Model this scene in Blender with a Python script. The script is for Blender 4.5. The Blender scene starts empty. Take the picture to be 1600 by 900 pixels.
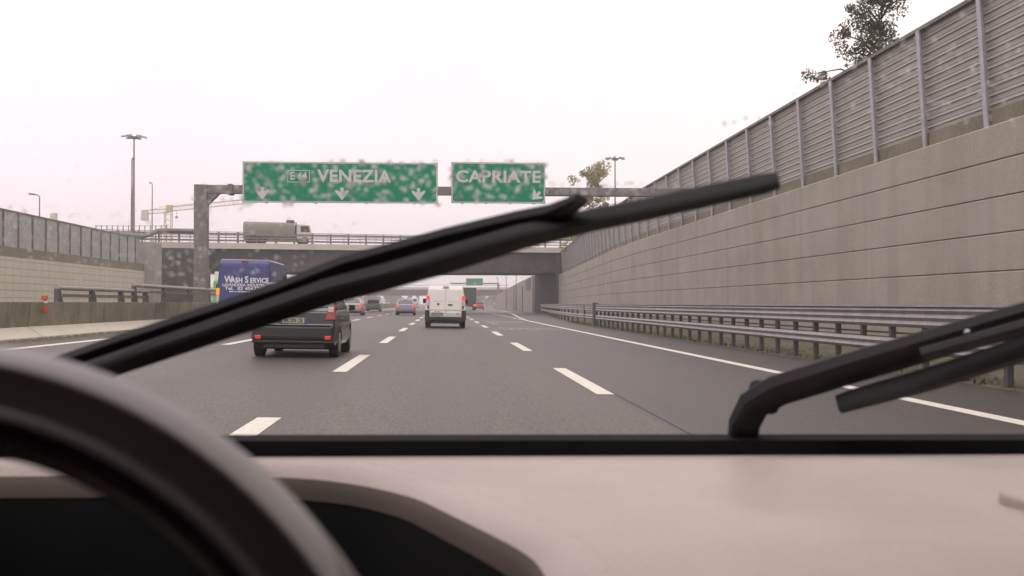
import bpy, bmesh, math, random
from math import sin, cos, tan, atan, radians as R, pi, sqrt
from mathutils import Vector, Matrix
random.seed(7)
sc = bpy.context.scene
col = sc.collection

# ---------------------------------------------------------------- camera, sky, sun, exposure
EYE = Vector((0, 0, 1.13))
YAW, PITCH, F = atan(107.4 / 1600), atan(24 / 1600), 1600.0
cd = bpy.data.cameras.new('camera'); cam = bpy.data.objects.new('camera', cd); col.objects.link(cam)
cam.location = EYE
cam.rotation_euler = (pi / 2 + PITCH, 0, -YAW)
cd.sensor_width = 36; cd.lens = 36
cd.clip_start = 0.02; cd.clip_end = 6000
cd.dof.use_dof = True; cd.dof.focus_distance = 60; cd.dof.aperture_fstop = 9.0
sc.camera = cam
SUN_E, SUN_A = R(55), R(200)
w = bpy.data.worlds.new('World'); sc.world = w; w.use_nodes = True
nt = w.node_tree; bg = nt.nodes['Background']
sky = nt.nodes.new('ShaderNodeTexSky'); sky.sky_type = 'NISHITA'; sky.sun_disc = False
sky.sun_elevation = SUN_E; sky.sun_rotation = SUN_A; sky.air_density = 1.0; sky.dust_density = 6.0; sky.ozone_density = 1.0
hs = nt.nodes.new('ShaderNodeHueSaturation'); hs.inputs['Saturation'].default_value = 0.0
mx = nt.nodes.new('ShaderNodeMix'); mx.data_type = 'RGBA'; mx.inputs[0].default_value = 0.75
mx.inputs[7].default_value = (12.6, 11.3, 11.6, 1)          # even cloud cover, faintly pink
nt.links.new(sky.outputs[0], hs.inputs['Color']); nt.links.new(hs.outputs[0], mx.inputs[6])
tcw = nt.nodes.new('ShaderNodeTexCoord'); spw = nt.nodes.new('ShaderNodeSeparateXYZ'); nt.links.new(tcw.outputs['Generated'], spw.inputs[0])
rw_ = nt.nodes.new('ShaderNodeValToRGB'); rw_.color_ramp.elements[0].position = .0; rw_.color_ramp.elements[1].position = 1.0
rw_.color_ramp.elements[0].color = (.975, .93, 1.0, 1); rw_.color_ramp.elements[1].color = (1.0, 1.0, .93, 1)       # cooler cloud to the west, warmer to the east
mrw = nt.nodes.new('ShaderNodeMapRange'); mrw.inputs[1].default_value = -.5; mrw.inputs[2].default_value = .6; nt.links.new(spw.outputs['X'], mrw.inputs[0]); nt.links.new(mrw.outputs[0], rw_.inputs[0])
nw = nt.nodes.new('ShaderNodeTexNoise'); nw.inputs['Scale'].default_value = 2.2; nw.inputs['Detail'].default_value = 5; nt.links.new(tcw.outputs['Generated'], nw.inputs['Vector'])
mr2 = nt.nodes.new('ShaderNodeMapRange'); mr2.inputs[1].default_value = .3; mr2.inputs[2].default_value = .7; mr2.inputs[3].default_value = .94; mr2.inputs[4].default_value = 1.05; nt.links.new(nw.outputs['Fac'], mr2.inputs[0])
m1 = nt.nodes.new('ShaderNodeMix'); m1.data_type = 'RGBA'; m1.blend_type = 'MULTIPLY'; m1.inputs[0].default_value = 1; nt.links.new(mx.outputs[2], m1.inputs[6]); nt.links.new(rw_.outputs[0], m1.inputs[7])
m2 = nt.nodes.new('ShaderNodeVectorMath'); m2.operation = 'SCALE'; nt.links.new(m1.outputs[2], m2.inputs[0]); nt.links.new(mr2.outputs[0], m2.inputs['Scale'])
nt.links.new(m2.outputs[0], bg.inputs['Color']); bg.inputs['Strength'].default_value = 0.13
sd = bpy.data.lights.new('sun', 'SUN'); sun = bpy.data.objects.new('sun', sd); col.objects.link(sun)
sd.energy = 0.8; sd.angle = R(25); sd.color = (1, .96, .9)
sun.rotation_euler = (pi / 2 - SUN_E, 0, pi - SUN_A)
vs = sc.view_settings; vs.view_transform = 'Standard'; vs.look = 'None'; vs.exposure = 0.0; vs.gamma = 1; vs.use_curve_mapping = False
sc.render.engine = 'CYCLES'
cy = sc.cycles; cy.use_denoising = True; cy.max_bounces = 8; cy.transparent_max_bounces = 16; cy.volume_bounces = 1
cy.caustics_reflective = False; cy.caustics_refractive = False

# ---------------------------------------------------------------- materials
def pm(name, c, rough=.6, metal=0., var=.12, scale=4., bump=0., bscale=60., stretch=(1, 1, 1), coat=0., spec=.5, emit=None, estr=0., fine=0., fstretch=(1, 1, 1)):
    m = bpy.data.materials.new(name); m.use_nodes = True
    t = m.node_tree; b = t.nodes['Principled BSDF']; N = t.nodes.new; L = t.links.new
    b.inputs['Roughness'].default_value = rough; b.inputs['Metallic'].default_value = metal
    b.inputs['Specular IOR Level'].default_value = spec; b.inputs['Coat Weight'].default_value = coat
    b.inputs['Coat Roughness'].default_value = .08
    tc = N('ShaderNodeTexCoord'); mp = N('ShaderNodeMapping'); mp.inputs['Scale'].default_value = stretch
    L(tc.outputs['Object'], mp.inputs[0])
    n = N('ShaderNodeTexNoise'); n.inputs['Scale'].default_value = scale; n.inputs['Detail'].default_value = 6; n.inputs['Roughness'].default_value = .62
    L(mp.outputs[0], n.inputs['Vector'])
    r = N('ShaderNodeValToRGB'); r.color_ramp.elements[0].position = .28; r.color_ramp.elements[1].position = .72
    r.color_ramp.elements[0].color = [x * (1 - var) for x in c] + [1]
    r.color_ramp.elements[1].color = [min(1, x * (1 + var)) for x in c] + [1]
    L(n.outputs['Fac'], r.inputs[0]); out = r.outputs[0]
    if fine:
        n3 = N('ShaderNodeTexNoise'); n3.inputs['Scale'].default_value = bscale; n3.inputs['Detail'].default_value = 3
        mp3 = N('ShaderNodeMapping'); mp3.inputs['Scale'].default_value = fstretch
        L(tc.outputs['Object'], mp3.inputs[0]); L(mp3.outputs[0], n3.inputs['Vector'])
        r3 = N('ShaderNodeValToRGB'); r3.color_ramp.elements[0].position = .3; r3.color_ramp.elements[1].position = .7
        r3.color_ramp.elements[0].color = (1 - fine,) * 3 + (1,); r3.color_ramp.elements[1].color = (1 + fine,) * 3 + (1,)
        L(n3.outputs['Fac'], r3.inputs[0])
        mm = N('ShaderNodeMix'); mm.data_type = 'RGBA'; mm.blend_type = 'MULTIPLY'; mm.inputs[0].default_value = 1
        L(out, mm.inputs[6]); L(r3.outputs[0], mm.inputs[7]); out = mm.outputs[2]
    L(out, b.inputs['Base Color'])
    if bump:
        n2 = N('ShaderNodeTexNoise'); n2.inputs['Scale'].default_value = bscale; n2.inputs['Detail'].default_value = 4
        L(tc.outputs['Object'], n2.inputs['Vector'])
        bp = N('ShaderNodeBump'); bp.inputs['Strength'].default_value = bump; bp.inputs['Distance'].default_value = .01
        L(n2.outputs['Fac'], bp.inputs['Height']); L(bp.outputs[0], b.inputs['Normal'])
    if emit:
        b.inputs['Emission Color'].default_value = (*emit, 1); b.inputs['Emission Strength'].default_value = estr
    return m

def stains(m, c, amount=.35, sx=(.9, .9, .06), lo=.45, hi=.7):
    """rain streaks and damp patches, running down the wall"""
    t = m.node_tree; b = t.nodes['Principled BSDF']; N = t.nodes.new; L = t.links.new
    src = b.inputs['Base Color'].links[0].from_socket
    tc = N('ShaderNodeTexCoord'); mp = N('ShaderNodeMapping'); mp.inputs['Scale'].default_value = sx
    L(tc.outputs['Object'], mp.inputs[0])
    n = N('ShaderNodeTexNoise'); n.inputs['Scale'].default_value = 1.3; n.inputs['Detail'].default_value = 7; n.inputs['Roughness'].default_value = .6
    L(mp.outputs[0], n.inputs['Vector'])
    r = N('ShaderNodeValToRGB'); r.color_ramp.elements[0].position = lo; r.color_ramp.elements[1].position = hi
    r.color_ramp.elements[0].color = (0, 0, 0, 1); r.color_ramp.elements[1].color = (amount,) * 3 + (1,)
    L(n.outputs['Fac'], r.inputs[0])
    mm = N('ShaderNodeMix'); mm.data_type = 'RGBA'; L(r.outputs[0], mm.inputs[0]); L(src, mm.inputs[6]); mm.inputs[7].default_value = (*c, 1)
    L(mm.outputs[2], b.inputs['Base Color'])

M = {}
M['asphalt'] = pm('worn_asphalt', (.070, .058, .044), .50, var=.24, scale=.8, bump=.25, bscale=34, stretch=(1, .05, 1), fine=.6, fstretch=(1, .3, 1))
M['asphalt_dark'] = pm('newer_asphalt', (.047, .040, .034), .48, var=.16, scale=.9, bump=.25, bscale=36, stretch=(1, .06, 1), fine=.5, fstretch=(1, .2, 1))
M['paint_line'] = pm('road_paint', (.68, .645, .55), .55, var=.10, scale=6, fine=.12, bscale=30)
M['paint_worn'] = pm('worn_road_paint', (.27, .245, .235), .6, var=.35, scale=5, fine=.3, bscale=20)
M['concrete'] = pm('grey_concrete', (.355, .33, .262), .85, var=.12, scale=.8, bump=.25, bscale=12, fine=.10)
stains(M['concrete'], (.43, .41, .34), .55, sx=(.3, .14, .4), lo=.42, hi=.66)
stains(M['concrete'], (.22, .20, .155), .4, lo=.46, hi=.74)
M['plinth'] = pm('olive_concrete', (.20, .18, .125), .9, var=.2, scale=.7, bump=.3, bscale=10, fine=.12)
M['barrier_concrete'] = pm('barrier_concrete', (.235, .212, .15), .85, var=.28, scale=1.1, bump=.3, bscale=14, fine=.15)
stains(M['barrier_concrete'], (.10, .09, .065), .7, sx=(1, 1, .25), lo=.5, hi=.7)
M['pale_concrete'] = pm('pale_concrete', (.60, .56, .47), .8, var=.08, scale=2, fine=.08)
M['deck_concrete'] = pm('bridge_edge_concrete', (.50, .455, .40), .85, var=.1, scale=.5)
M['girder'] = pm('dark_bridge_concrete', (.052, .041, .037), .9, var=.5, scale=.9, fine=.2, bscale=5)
M['alu'] = pm('noise_panel_metal', (.36, .35, .30), .5, metal=.15, var=.10, scale=.5, stretch=(1, 1, 4))
M['alu_far'] = pm('noise_panel_sheet', (.36, .35, .35), .6, metal=.1, var=.2, scale=1.6, fine=.2, bscale=4)
M['galv'] = pm('galvanised_steel', (.42, .41, .43), .42, metal=.5, var=.14, scale=3, fine=.08, bscale=20)
M['rail_steel'] = pm('weathered_rail_steel', (.33, .31, .295), .5, metal=.35, var=.2, scale=2.5, fine=.12, bscale=14)
M['galv_dull'] = pm('dull_galvanised_steel', (.19, .175, .162), .6, metal=.3, var=.25, scale=2.5, fine=.15, bscale=14)
M['galv_dark'] = pm('dark_steel', (.10, .095, .09), .6, metal=.3, var=.25, scale=3)
M['sign_green'] = pm('sign_green', (.004, .215, .10), .6, var=.10, scale=1, spec=.2)
M['sign_white'] = pm('sign_white', (.54, .52, .50), .5, var=.05, scale=2)
M['sign_back'] = pm('sign_grey_metal', (.3, .3, .3), .5, metal=.5)
M['grass'] = pm('grass_green', (.09, .11, .03), .9, var=.4, scale=8)
M['earth'] = pm('damp_earth', (.11, .10, .06), .95, var=.3, scale=.5, fine=.3, bscale=4)
M['orange'] = pm('orange_reflector', (.50, .10, .02), .4, var=.08)
M['black_paint'] = pm('black_car_paint', (.013, .013, .012), .35, coat=.5, var=.1)
M['black_plastic'] = pm('black_plastic', (.018, .017, .017), .5, var=.2, scale=8)
M['silver_paint'] = pm('silver_car_paint', (.30, .275, .24), .4, metal=.3, coat=.4, var=.06)
M['bluegrey_paint'] = pm('blue_grey_car_paint', (.20, .20, .27), .4, metal=.3, coat=.4, var=.06)
M['dark_paint'] = pm('dark_grey_car_paint', (.04, .042, .045), .4, coat=.4, var=.06)
M['white_paint'] = pm('white_van_paint', (.72, .70, .64), .4, coat=.3, var=.04, scale=2)
M['blue_paint'] = pm('blue_van_paint', (.022, .038, .155), .35, coat=.5, var=.06, scale=2)
M['red_paint'] = pm('red_paint', (.36, .05, .045), .45, coat=.2, var=.1)
M['green_tarp'] = pm('dark_green_tarpaulin', (.030, .042, .032), .7, var=.2, scale=1)
M['lime'] = pm('lime_green_paint', (.16, .5, .10), .5, var=.06)
M['tank_beige'] = pm('dull_beige_tank', (.20, .185, .145), .55, var=.14, scale=.8)
M['rubber'] = pm('tyre_rubber', (.02, .019, .018), .8, var=.2)
M['rim_metal'] = pm('wheel_alloy', (.3, .3, .3), .4, metal=.7)
M['glass_dark'] = pm('dark_window_glass', (.02, .022, .026), .10, spec=.4, var=.05)
M['tail_lit'] = pm('lit_tail_lamp', (.6, .02, .01), .3, emit=(1, .045, .03), estr=1.1)
M['tail_orange'] = pm('lit_orange_lamp', (.7, .15, .02), .3, emit=(1, .18, .02), estr=1.3)
M['tail_white'] = pm('clear_lamp_lens', (.55, .5, .5), .2, spec=.8)
M['tail_red'] = pm('red_lamp_lens', (.30, .015, .02), .2, spec=.8)
M['reflector'] = pm('red_reflector_glow', (.75, .02, .02), .25, spec=.8, emit=(1, .03, .03), estr=.12)  # faint glow put into the lens, which holds no lamp
M['plate'] = pm('number_plate_white', (.42, .39, .31), .4, var=.04)
M['plate_blue'] = pm('number_plate_blue', (.03, .07, .3), .4)
M['print_black'] = pm('black_print', (.02, .02, .02), .6)
M['print_white'] = pm('white_print', (.72, .72, .72), .6)
M['dash'] = pm('cream_dashboard_skin', (.45, .378, .332), .45, var=.09, scale=4.5, bump=.16, bscale=380, fine=.10)
M['dash_shade'] = pm('brown_lip_shade', (.075, .053, .036), .65, var=.1, scale=8, bump=.1, bscale=380)  # brown standing in for shade on the lip of the instrument recess
M['trim_black'] = pm('black_cabin_plastic', (.005, .005, .005), .8, var=.2, scale=10, spec=.12)
M['leather'] = pm('grey_wheel_leather', (.16, .125, .115), .40, var=.12, scale=30, bump=.03, bscale=300, spec=.9, coat=.5)
M['wiper'] = pm('wiper_black', (.014, .013, .013), .6, var=.2, scale=20, spec=.3)
M['headliner'] = pm('dark_headliner', (.03, .028, .027), .9)
M['cabin_dark'] = pm('dark_cabin_lining', (.02, .018, .018), .85)
M['leaf_dark'] = pm('dark_leaf', (.06, .075, .035), .8, var=.45, scale=1.2)
M['leaf_yellow'] = pm('autumn_leaf', (.29, .27, .09), .8, var=.4, scale=.9)
M['leaf_far'] = pm('distant_leaf', (.07, .08, .05), .9, var=.3, scale=.3)
M['bark'] = pm('bark', (.06, .05, .04), .9, var=.3, scale=6)
M['crane_yellow'] = pm('pale_crane_yellow', (.45, .33, .09), .6)
M['wall_far'] = pm('far_wall_concrete', (.33, .30, .27), .85, var=.1, scale=.5)
stains(M['wall_far'], (.2, .18, .16), .5)

def tile_material():
    m = pm('tiled_wall_concrete', (.56, .52, .42), .8, var=.08, scale=.6, fine=.08, bscale=6)
    t = m.node_tree; b = t.nodes['Principled BSDF']; N = t.nodes.new; L = t.links.new
    src = b.inputs['Base Color'].links[0].from_socket
    tc = N('ShaderNodeTexCoord'); sp = N('ShaderNodeSeparateXYZ'); cb = N('ShaderNodeCombineXYZ')
    L(tc.outputs['Object'], sp.inputs[0]); L(sp.outputs['Y'], cb.inputs['X']); L(sp.outputs['Z'], cb.inputs['Y'])
    br = N('ShaderNodeTexBrick'); br.offset = 0; br.inputs['Scale'].default_value = 1; br.inputs['Brick Width'].default_value = 1.25
    br.inputs['Row Height'].default_value = .5; br.inputs['Mortar Size'].default_value = .034; br.inputs['Mortar Smooth'].default_value = .3
    L(cb.outputs[0], br.inputs['Vector'])
    mm = N('ShaderNodeMix'); mm.data_type = 'RGBA'; L(br.outputs['Fac'], mm.inputs[0]); L(src, mm.inputs[6]); mm.inputs[7].default_value = (.38, .35, .28, 1)
    L(mm.outputs[2], b.inputs['Base Color'])
    bp = N('ShaderNodeBump'); bp.invert = True; bp.inputs['Strength'].default_value = .6; bp.inputs['Distance'].default_value = .02
    L(br.outputs['Fac'], bp.inputs['Height']); L(bp.outputs[0], b.inputs['Normal'])
    return m
M['tiles'] = tile_material()

def clear_pane():
    m = bpy.data.materials.new('clear_windscreen_glass'); m.use_nodes = True; t = m.node_tree; t.nodes.clear()
    o = t.nodes.new('ShaderNodeOutputMaterial'); b = t.nodes.new('ShaderNodeBsdfTransparent'); b.inputs[0].default_value = (.965, .97, .965, 1)
    t.links.new(b.outputs[0], o.inputs[0]); return m
def water():
    m = bpy.data.materials.new('cloudy_water_drop'); m.use_nodes = True; t = m.node_tree; t.nodes.clear()
    o = t.nodes.new('ShaderNodeOutputMaterial'); b = t.nodes.new('ShaderNodeBsdfGlass'); b.inputs['IOR'].default_value = 1.33; b.inputs['Roughness'].default_value = .25
    d = t.nodes.new('ShaderNodeBsdfTranslucent'); d.inputs[0].default_value = (.95, .95, .95, 1); x = t.nodes.new('ShaderNodeMixShader'); x.inputs[0].default_value = .7
    t.links.new(b.outputs[0], x.inputs[1]); t.links.new(d.outputs[0], x.inputs[2]); t.links.new(x.outputs[0], o.inputs[0]); return m
def air():
    m = bpy.data.materials.new('misty_air'); m.use_nodes = True; t = m.node_tree; t.nodes.clear()
    o = t.nodes.new('ShaderNodeOutputMaterial'); b = t.nodes.new('ShaderNodeVolumePrincipled')
    b.inputs['Color'].default_value = (.95, .92, .93, 1); b.inputs['Density'].default_value = HAZE
    t.links.new(b.outputs[0], o.inputs['Volume']); return m
HAZE = .0010

# ---------------------------------------------------------------- helpers
def at(px, py, Y):
    """world point seen at photo pixel (px, py) at distance Y down the road (used to read real positions off the photo)"""
    d = Vector(((px - 800) / F, (450 - py) / F, -1)); d.rotate(cam.rotation_euler)
    return EYE + d * (Y / d.y)
def ground_z(x): return -.0175 * x

class MB:
    def __init__(s): s.v = []; s.f = []
    def add(s, vs, fs):
        k = len(s.v); s.v += [tuple(p) for p in vs]; s.f += [tuple(i + k for i in f) for f in fs]; return s
    def box(s, a, b):
        x0, y0, z0 = a; x1, y1, z1 = b
        return s.add([(x0, y0, z0), (x1, y0, z0), (x1, y1, z0), (x0, y1, z0), (x0, y0, z1), (x1, y0, z1), (x1, y1, z1), (x0, y1, z1)],
                     [(0, 3, 2, 1), (4, 5, 6, 7), (0, 1, 5, 4), (1, 2, 6, 5), (2, 3, 7, 6), (3, 0, 4, 7)])
    def ext(s, poly, d):
        """closed prism: 3-D polygon pushed along d"""
        n = len(poly); d = Vector(d); P = [Vector(p) for p in poly]
        return s.add(P + [p + d for p in P], [tuple(range(n - 1, -1, -1)), tuple(range(n, 2 * n))] + [(i, (i + 1) % n, n + (i + 1) % n, n + i) for i in range(n)])
    def bar(s, a, b, w, h, up=(0, 0, 1)):
        a = Vector(a); b = Vector(b); d = (b - a).normalized(); up = Vector(up)
        sx = d.cross(up); sx = sx.normalized() if sx.length > 1e-4 else Vector((1, 0, 0)); u = sx.cross(d)
        q = [a + sx * (i * w / 2) + u * (j * h / 2) for i, j in ((-1, -1), (1, -1), (1, 1), (-1, 1))]
        return s.ext(q, b - a)
    def tube(s, pts, r, n=8, caps=True):
        pts = [Vector(p) for p in pts]; rr = r if isinstance(r, (list, tuple)) else [r] * len(pts); V = []; Fc = []
        up = Vector((0, 0, 1))
        for i, p in enumerate(pts):
            d = (pts[min(i + 1, len(pts) - 1)] - pts[max(i - 1, 0)]).normalized()
            sx = d.cross(up)
            if sx.length < 1e-3: sx = d.cross(Vector((0, 1, 0)))
            sx.normalize(); u = sx.cross(d)
            V += [p + (sx * cos(2 * pi * k / n) + u * sin(2 * pi * k / n)) * rr[i] for k in range(n)]
        for i in range(len(pts) - 1):
            for k in range(n):
                a, b = i * n + k, i * n + (k + 1) % n
                Fc.append((a, b, b + n, a + n))
        if caps: Fc += [tuple(range(n - 1, -1, -1)), tuple(range((len(pts) - 1) * n, len(pts) * n))]
        return s.add(V, Fc)
    def sweep(s, prof, path, closed=True):
        """profile [(dx, z)] swept along a plan path [(x, y) or (x, y, dz)]"""
        n = len(prof); V = []; Fc = []
        for p in path:
            dz = p[2] if len(p) > 2 else 0
            V += [(p[0] + dx, p[1], z + dz) for dx, z in prof]
        for i in range(len(path) - 1):
            for k in range(n if closed else n - 1):
                a, b = i * n + k, i * n + (k + 1) % n
                Fc.append((a, b, b + n, a + n))
        if closed: Fc += [tuple(range(n)), tuple(range(len(path) * n - 1, (len(path) - 1) * n - 1, -1))]
        return s.add(V, Fc)
    def disc(s, c, axis, r, h, n=20):
        c = Vector(c); ax = Vector(axis).normalized()
        return s.tube([c - ax * h / 2, c + ax * h / 2], r, n)
    def build(s, name, mat, parent=None, smooth=False, bevel=0., seg=2, ang=35, recalc=True):
        me = bpy.data.meshes.new(name); me.from_pydata(s.v, [], s.f)
        if recalc:
            b = bmesh.new(); b.from_mesh(me); bmesh.ops.recalc_face_normals(b, faces=b.faces); b.to_mesh(me); b.free()
        me.materials.append(M[mat] if isinstance(mat, str) else mat)
        o = bpy.data.objects.new(name, me); col.objects.link(o)
        if parent: o.parent = parent
        if smooth or bevel:
            me.polygons.foreach_set('use_smooth', [True] * len(me.polygons))
        if bevel:
            m = o.modifiers.new('bevel', 'BEVEL'); m.width = bevel; m.segments = seg; m.limit_method = 'ANGLE'; m.angle_limit = R(ang); m.harden_normals = True; m.use_clamp_overlap = True
        elif smooth: me.set_sharp_from_angle(angle=R(ang))
        return o
def tag(o, label=None, cat=None, group=None, kind=None):
    if label: o['label'] = label
    if cat: o['category'] = cat
    if group: o['group'] = group
    if kind: o['kind'] = kind
    return o
def struct(o): o['kind'] = 'structure'; return o
def thing(name, loc, label, cat, group=None, rot=(0, 0, 0)):
    o = bpy.data.objects.new(name, None); col.objects.link(o); o.location = loc; o.rotation_euler = rot; o.empty_display_size = .3
    return tag(o, label, cat, group)
def copy_tree(o, parent=None):
    c = o.copy(); col.objects.link(c); c.parent = parent
    for ch in list(o.children): copy_tree(ch, c)
    return c
def lettering(name, text, size, mat, parent, M4, bold=.0, depth=.004, squeeze=1., align='CENTER'):
    cu = bpy.data.curves.new(name, 'FONT'); cu.body = text; cu.size = size; cu.align_x = align; cu.align_y = 'CENTER'; cu.offset = bold; cu.extrude = depth; cu.space_character = 1.06; cu.resolution_u = 3
    tmp = bpy.data.objects.new(name, cu); col.objects.link(tmp); bpy.context.view_layer.update()
    me = bpy.data.meshes.new_from_object(tmp.evaluated_get(bpy.context.evaluated_depsgraph_get()))
    bpy.data.objects.remove(tmp); bpy.data.curves.remove(cu)
    me.transform(M4 @ Matrix.Diagonal((squeeze, 1, 1, 1))); me.materials.clear(); me.materials.append(M[mat]); me.name = name
    o = bpy.data.objects.new(name, me); col.objects.link(o)
    if parent: o.parent = parent
    return o
FACE_CAM = Matrix.Rotation(pi / 2, 4, 'X')      # lettering that faces -Y, towards oncoming eyes

# ---------------------------------------------------------------- ground, roads, markings
g = MB()
xs = [-4000, -400, -45, -30.2, 15.5, 45, 400, 4000]; ys = [-300, 700, 4000]
g.sweep([(0, 0)], [(0, 0)], False)
g.v = []; g.f = []
for y in ys: g.v += [(x, y, -.55) for x in xs]
for j in range(len(ys) - 1):
    for i in range(len(xs) - 1):
        a = j * len(xs) + i; g.f.append((a, a + 1, a + 1 + len(xs), a + len(xs)))
struct(g.build('ground', 'earth'))

def strip(x0, x1, ylist, dz, wide=None):
    """sheet that follows the road's crossfall; wide(y) moves its right edge"""
    m = MB(); n = 2
    for y in ylist:
        a, b = x0, (wide(y) if wide else x1)
        m.v += [(a, y, ground_z(a) + dz), (b, y, ground_z(b) + dz)]
    for i in range(len(ylist) - 1): m.f.append((2 * i, 2 * i + 1, 2 * i + 3, 2 * i + 2))
    return m
def widen(y): return 8.35 + max(0, min(1, (y - 62) / 90)) ** 1.2 * 6.0
YS = list(range(-30, 700, 10))
struct(strip(-10.75, 2.12, YS, 0).build('road', 'asphalt'))
struct(strip(2.12, 0, YS, .0, widen).build('slow_lane_road', 'asphalt_dark'))
struct(MB().sweep([(-29, .15), (-11.9, .15), (-11.9, -.5), (-29, -.5)], [(0, y) for y in YS]).build('opposite_road', 'asphalt'))
lm = MB()
def mark(x0, x1, y0, y1, dz=.004, sx=0):
    lm.add([(x0, y0, ground_z(x0) + dz), (x1, y0, ground_z(x1) + dz), (x1 + sx, y1, ground_z(x1 + sx) + dz), (x0 + sx, y1, ground_z(x0 + sx) + dz)], [(0, 1, 2, 3)])
for k in range(-2, 40):
    y = 16.6 + 12 * k; mark(-1.78, -1.55, y - 12, y - 6.6)
    y = 13.0 + 12 * k; mark(1.96, 2.19, y, y + 5.3)
    y = 26.0 + 12 * k; mark(-5.55, -5.32, y, y + 5.3)
mark(-9.25, -8.98, -20, 620)
mark(5.83, 6.09, -20, 73)
for k in range(12): mark(5.83, 6.09, 78 + 6 * k, 81.4 + 6 * k)
pts = [(5.96, 73), (6.9, 95), (8.2, 120), (9.6, 150), (10.6, 200), (11, 300)]
for (xa, ya), (xb, yb) in zip(pts, pts[1:]): mark(xa - .09, xa + .09, ya, yb, sx=xb - xa)
struct(lm.build('road_markings', 'paint_line', recalc=False))
ar = MB(); az = lambda x: ground_z(x) + .005
ar.add([(2.75, 64.6, az(2.75)), (5.3, 65.4, az(5.3)), (5.3, 67.0, az(5.3)), (2.6, 66.8, az(2.6))], [(0, 1, 2, 3)])
ar.add([(2.6, 66.8, az(2.6)), (2.75, 64.6, az(2.75)), (3.25, 57.5, az(3.25)), (2.85, 57.5, az(2.85))], [(3, 2, 1, 0)])
struct(ar.build('road_arrow', 'paint_worn'))
rt = lettering('road_lettering', 'CAPRIATE', 1.0, 'paint_worn', None, Matrix.Translation((3.98, 47.6, ground_z(3.98) + .006)) @ Matrix.Rotation(R(1), 4, 'Y') @ Matrix.Diagonal((.58, 6.2, 1, 1)), bold=.02, depth=0)
struct(rt)
struct(strip(2.20, 2.213, list(range(-10, 18, 4)), .006).build('road_joint_seam', 'galv_dark'))
vg = MB()
vg.sweep([(0, 0)], [(0, 0)], False); vg.v = []; vg.f = []
def wall_x(y):
    t = [(-40, 11.5), (60, 11.5), (72, 11.85), (83, 12.45), (107, 13.8), (136, 15.2)]
    for (a, xa), (b, xb) in zip(t, t[1:]):
        if y <= b: return xa + (xb - xa) * (y - a) / (b - a)
    return 15.2
vy = list(range(-30, 141, 5))
for y in vy: vg.v += [(widen(y) - .1, y, -.16), (widen(y) + .5, y, -.10), (wall_x(y) + .05, y, -.04)]
for i in range(len(vy) - 1):
    for k in range(2): vg.f.append((3 * i + k, 3 * i + k + 1, 3 * i + k + 4, 3 * i + k + 3))
struct(vg.build('verge', 'earth'))
gr = MB()
for i in range(5000):
    y = random.uniform(9, 70); x = widen(y) + random.random() ** 1.4 * 2.2 - .02
    if random.random() > .35 + .65 * abs(sin(y * .9) * sin(y * .37 + 1)): continue
    h = random.uniform(.02, .09); a = random.uniform(0, pi); ww = random.uniform(.012, .035); lx, ly = random.uniform(-.08, .08), random.uniform(-.08, .08)
    gr.add([(x - ww * cos(a), y - ww * sin(a), -.14), (x + ww * cos(a), y + ww * sin(a), -.14), (x + lx, y + ly, -.12 + h)], [(0, 1, 2)])
tag(gr.build('grass', 'grass', recalc=False), kind='stuff')

# high ground on both sides of the cutting
struct(MB().box((15.9, -60, -.5), (400, 160, 4.6)).build('right_terrace', 'earth'))
struct(MB().box((12.2, -60, -.5), (15.9, 60, 4.6)).build('right_terrace_edge', 'earth'))
struct(MB().box((-400, -60, -.5), (-29.8, 104, 4.6)).build('left_terrace', 'earth'))

# ---------------------------------------------------------------- right retaining wall
rw = thing('retaining_wall', (0, 0, 0), 'tall grey concrete wall of long stained courses right of the road, under the ribbed barrier', 'retaining wall')
path = [(wall_x(y), y) for y in list(range(-30, 61, 10)) + [66, 72, 78, 83, 90, 98, 107, 116, 126, 134]]
zs = [-.5, .26, 1.03, 1.80, 2.59, 3.35, 4.12, 4.88]
wm = MB()
for a, b in zip(zs, zs[1:]):
    wm.sweep([(.0, a + .020), (.012, a + .008), (.30, a + .008), (.30, b - .002), (.03, b - .002), (.0, b - .03)], path)
wm.build('wall', 'concrete', rw)
MB().sweep([(.07, -.5), (.32, -.5), (.32, 4.87), (.07, 4.87)], path).build('joint_backing', 'girder', rw)
MB().sweep([(.42, 4.5), (.75, 4.5), (.75, 5.33), (.42, 5.33)], path).build('plinth', 'plinth', rw)
MB().sweep([(.30, 4.4), (.42, 4.4), (.42, 4.80), (.30, 4.80)], path).build('ledge', 'concrete', rw)

# right noise barrier
nb = thing('noise_barrier', (0, 0, 0), 'ribbed grey metal noise barrier with pale upright posts on top of the right retaining wall', 'noise barrier')
LEAN = -.06
def lean(z): return (z - 5.0) * LEAN
prof = []
z = 5.335
while z < 7.80:
    prof += [(.50 + lean(z), z), (.50 + lean(z), z + .105), (.468 + lean(z), z + .116), (.468 + lean(z), z + .128), (.50 + lean(z), z + .192)]
    z += .2
prof += [(.50 + lean(7.9), 7.86), (.6 + lean(7.9), 7.86), (.6 + lean(5.3), 5.335)]
def top_drop(y): return 0
bpath = [(p[0], p[1]) for p in path if p[1] <= 134]
MB().sweep(prof, bpath).build('ribbed_panels', 'alu', nb)
MB().sweep([(.38 + lean(7.9), 7.86), (.66 + lean(7.9), 7.86), (.66 + lean(7.9), 7.95), (.38 + lean(7.9), 7.95)], bpath).build('top_rail', 'galv_dull', nb)
y = 13.0; k = 0
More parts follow.
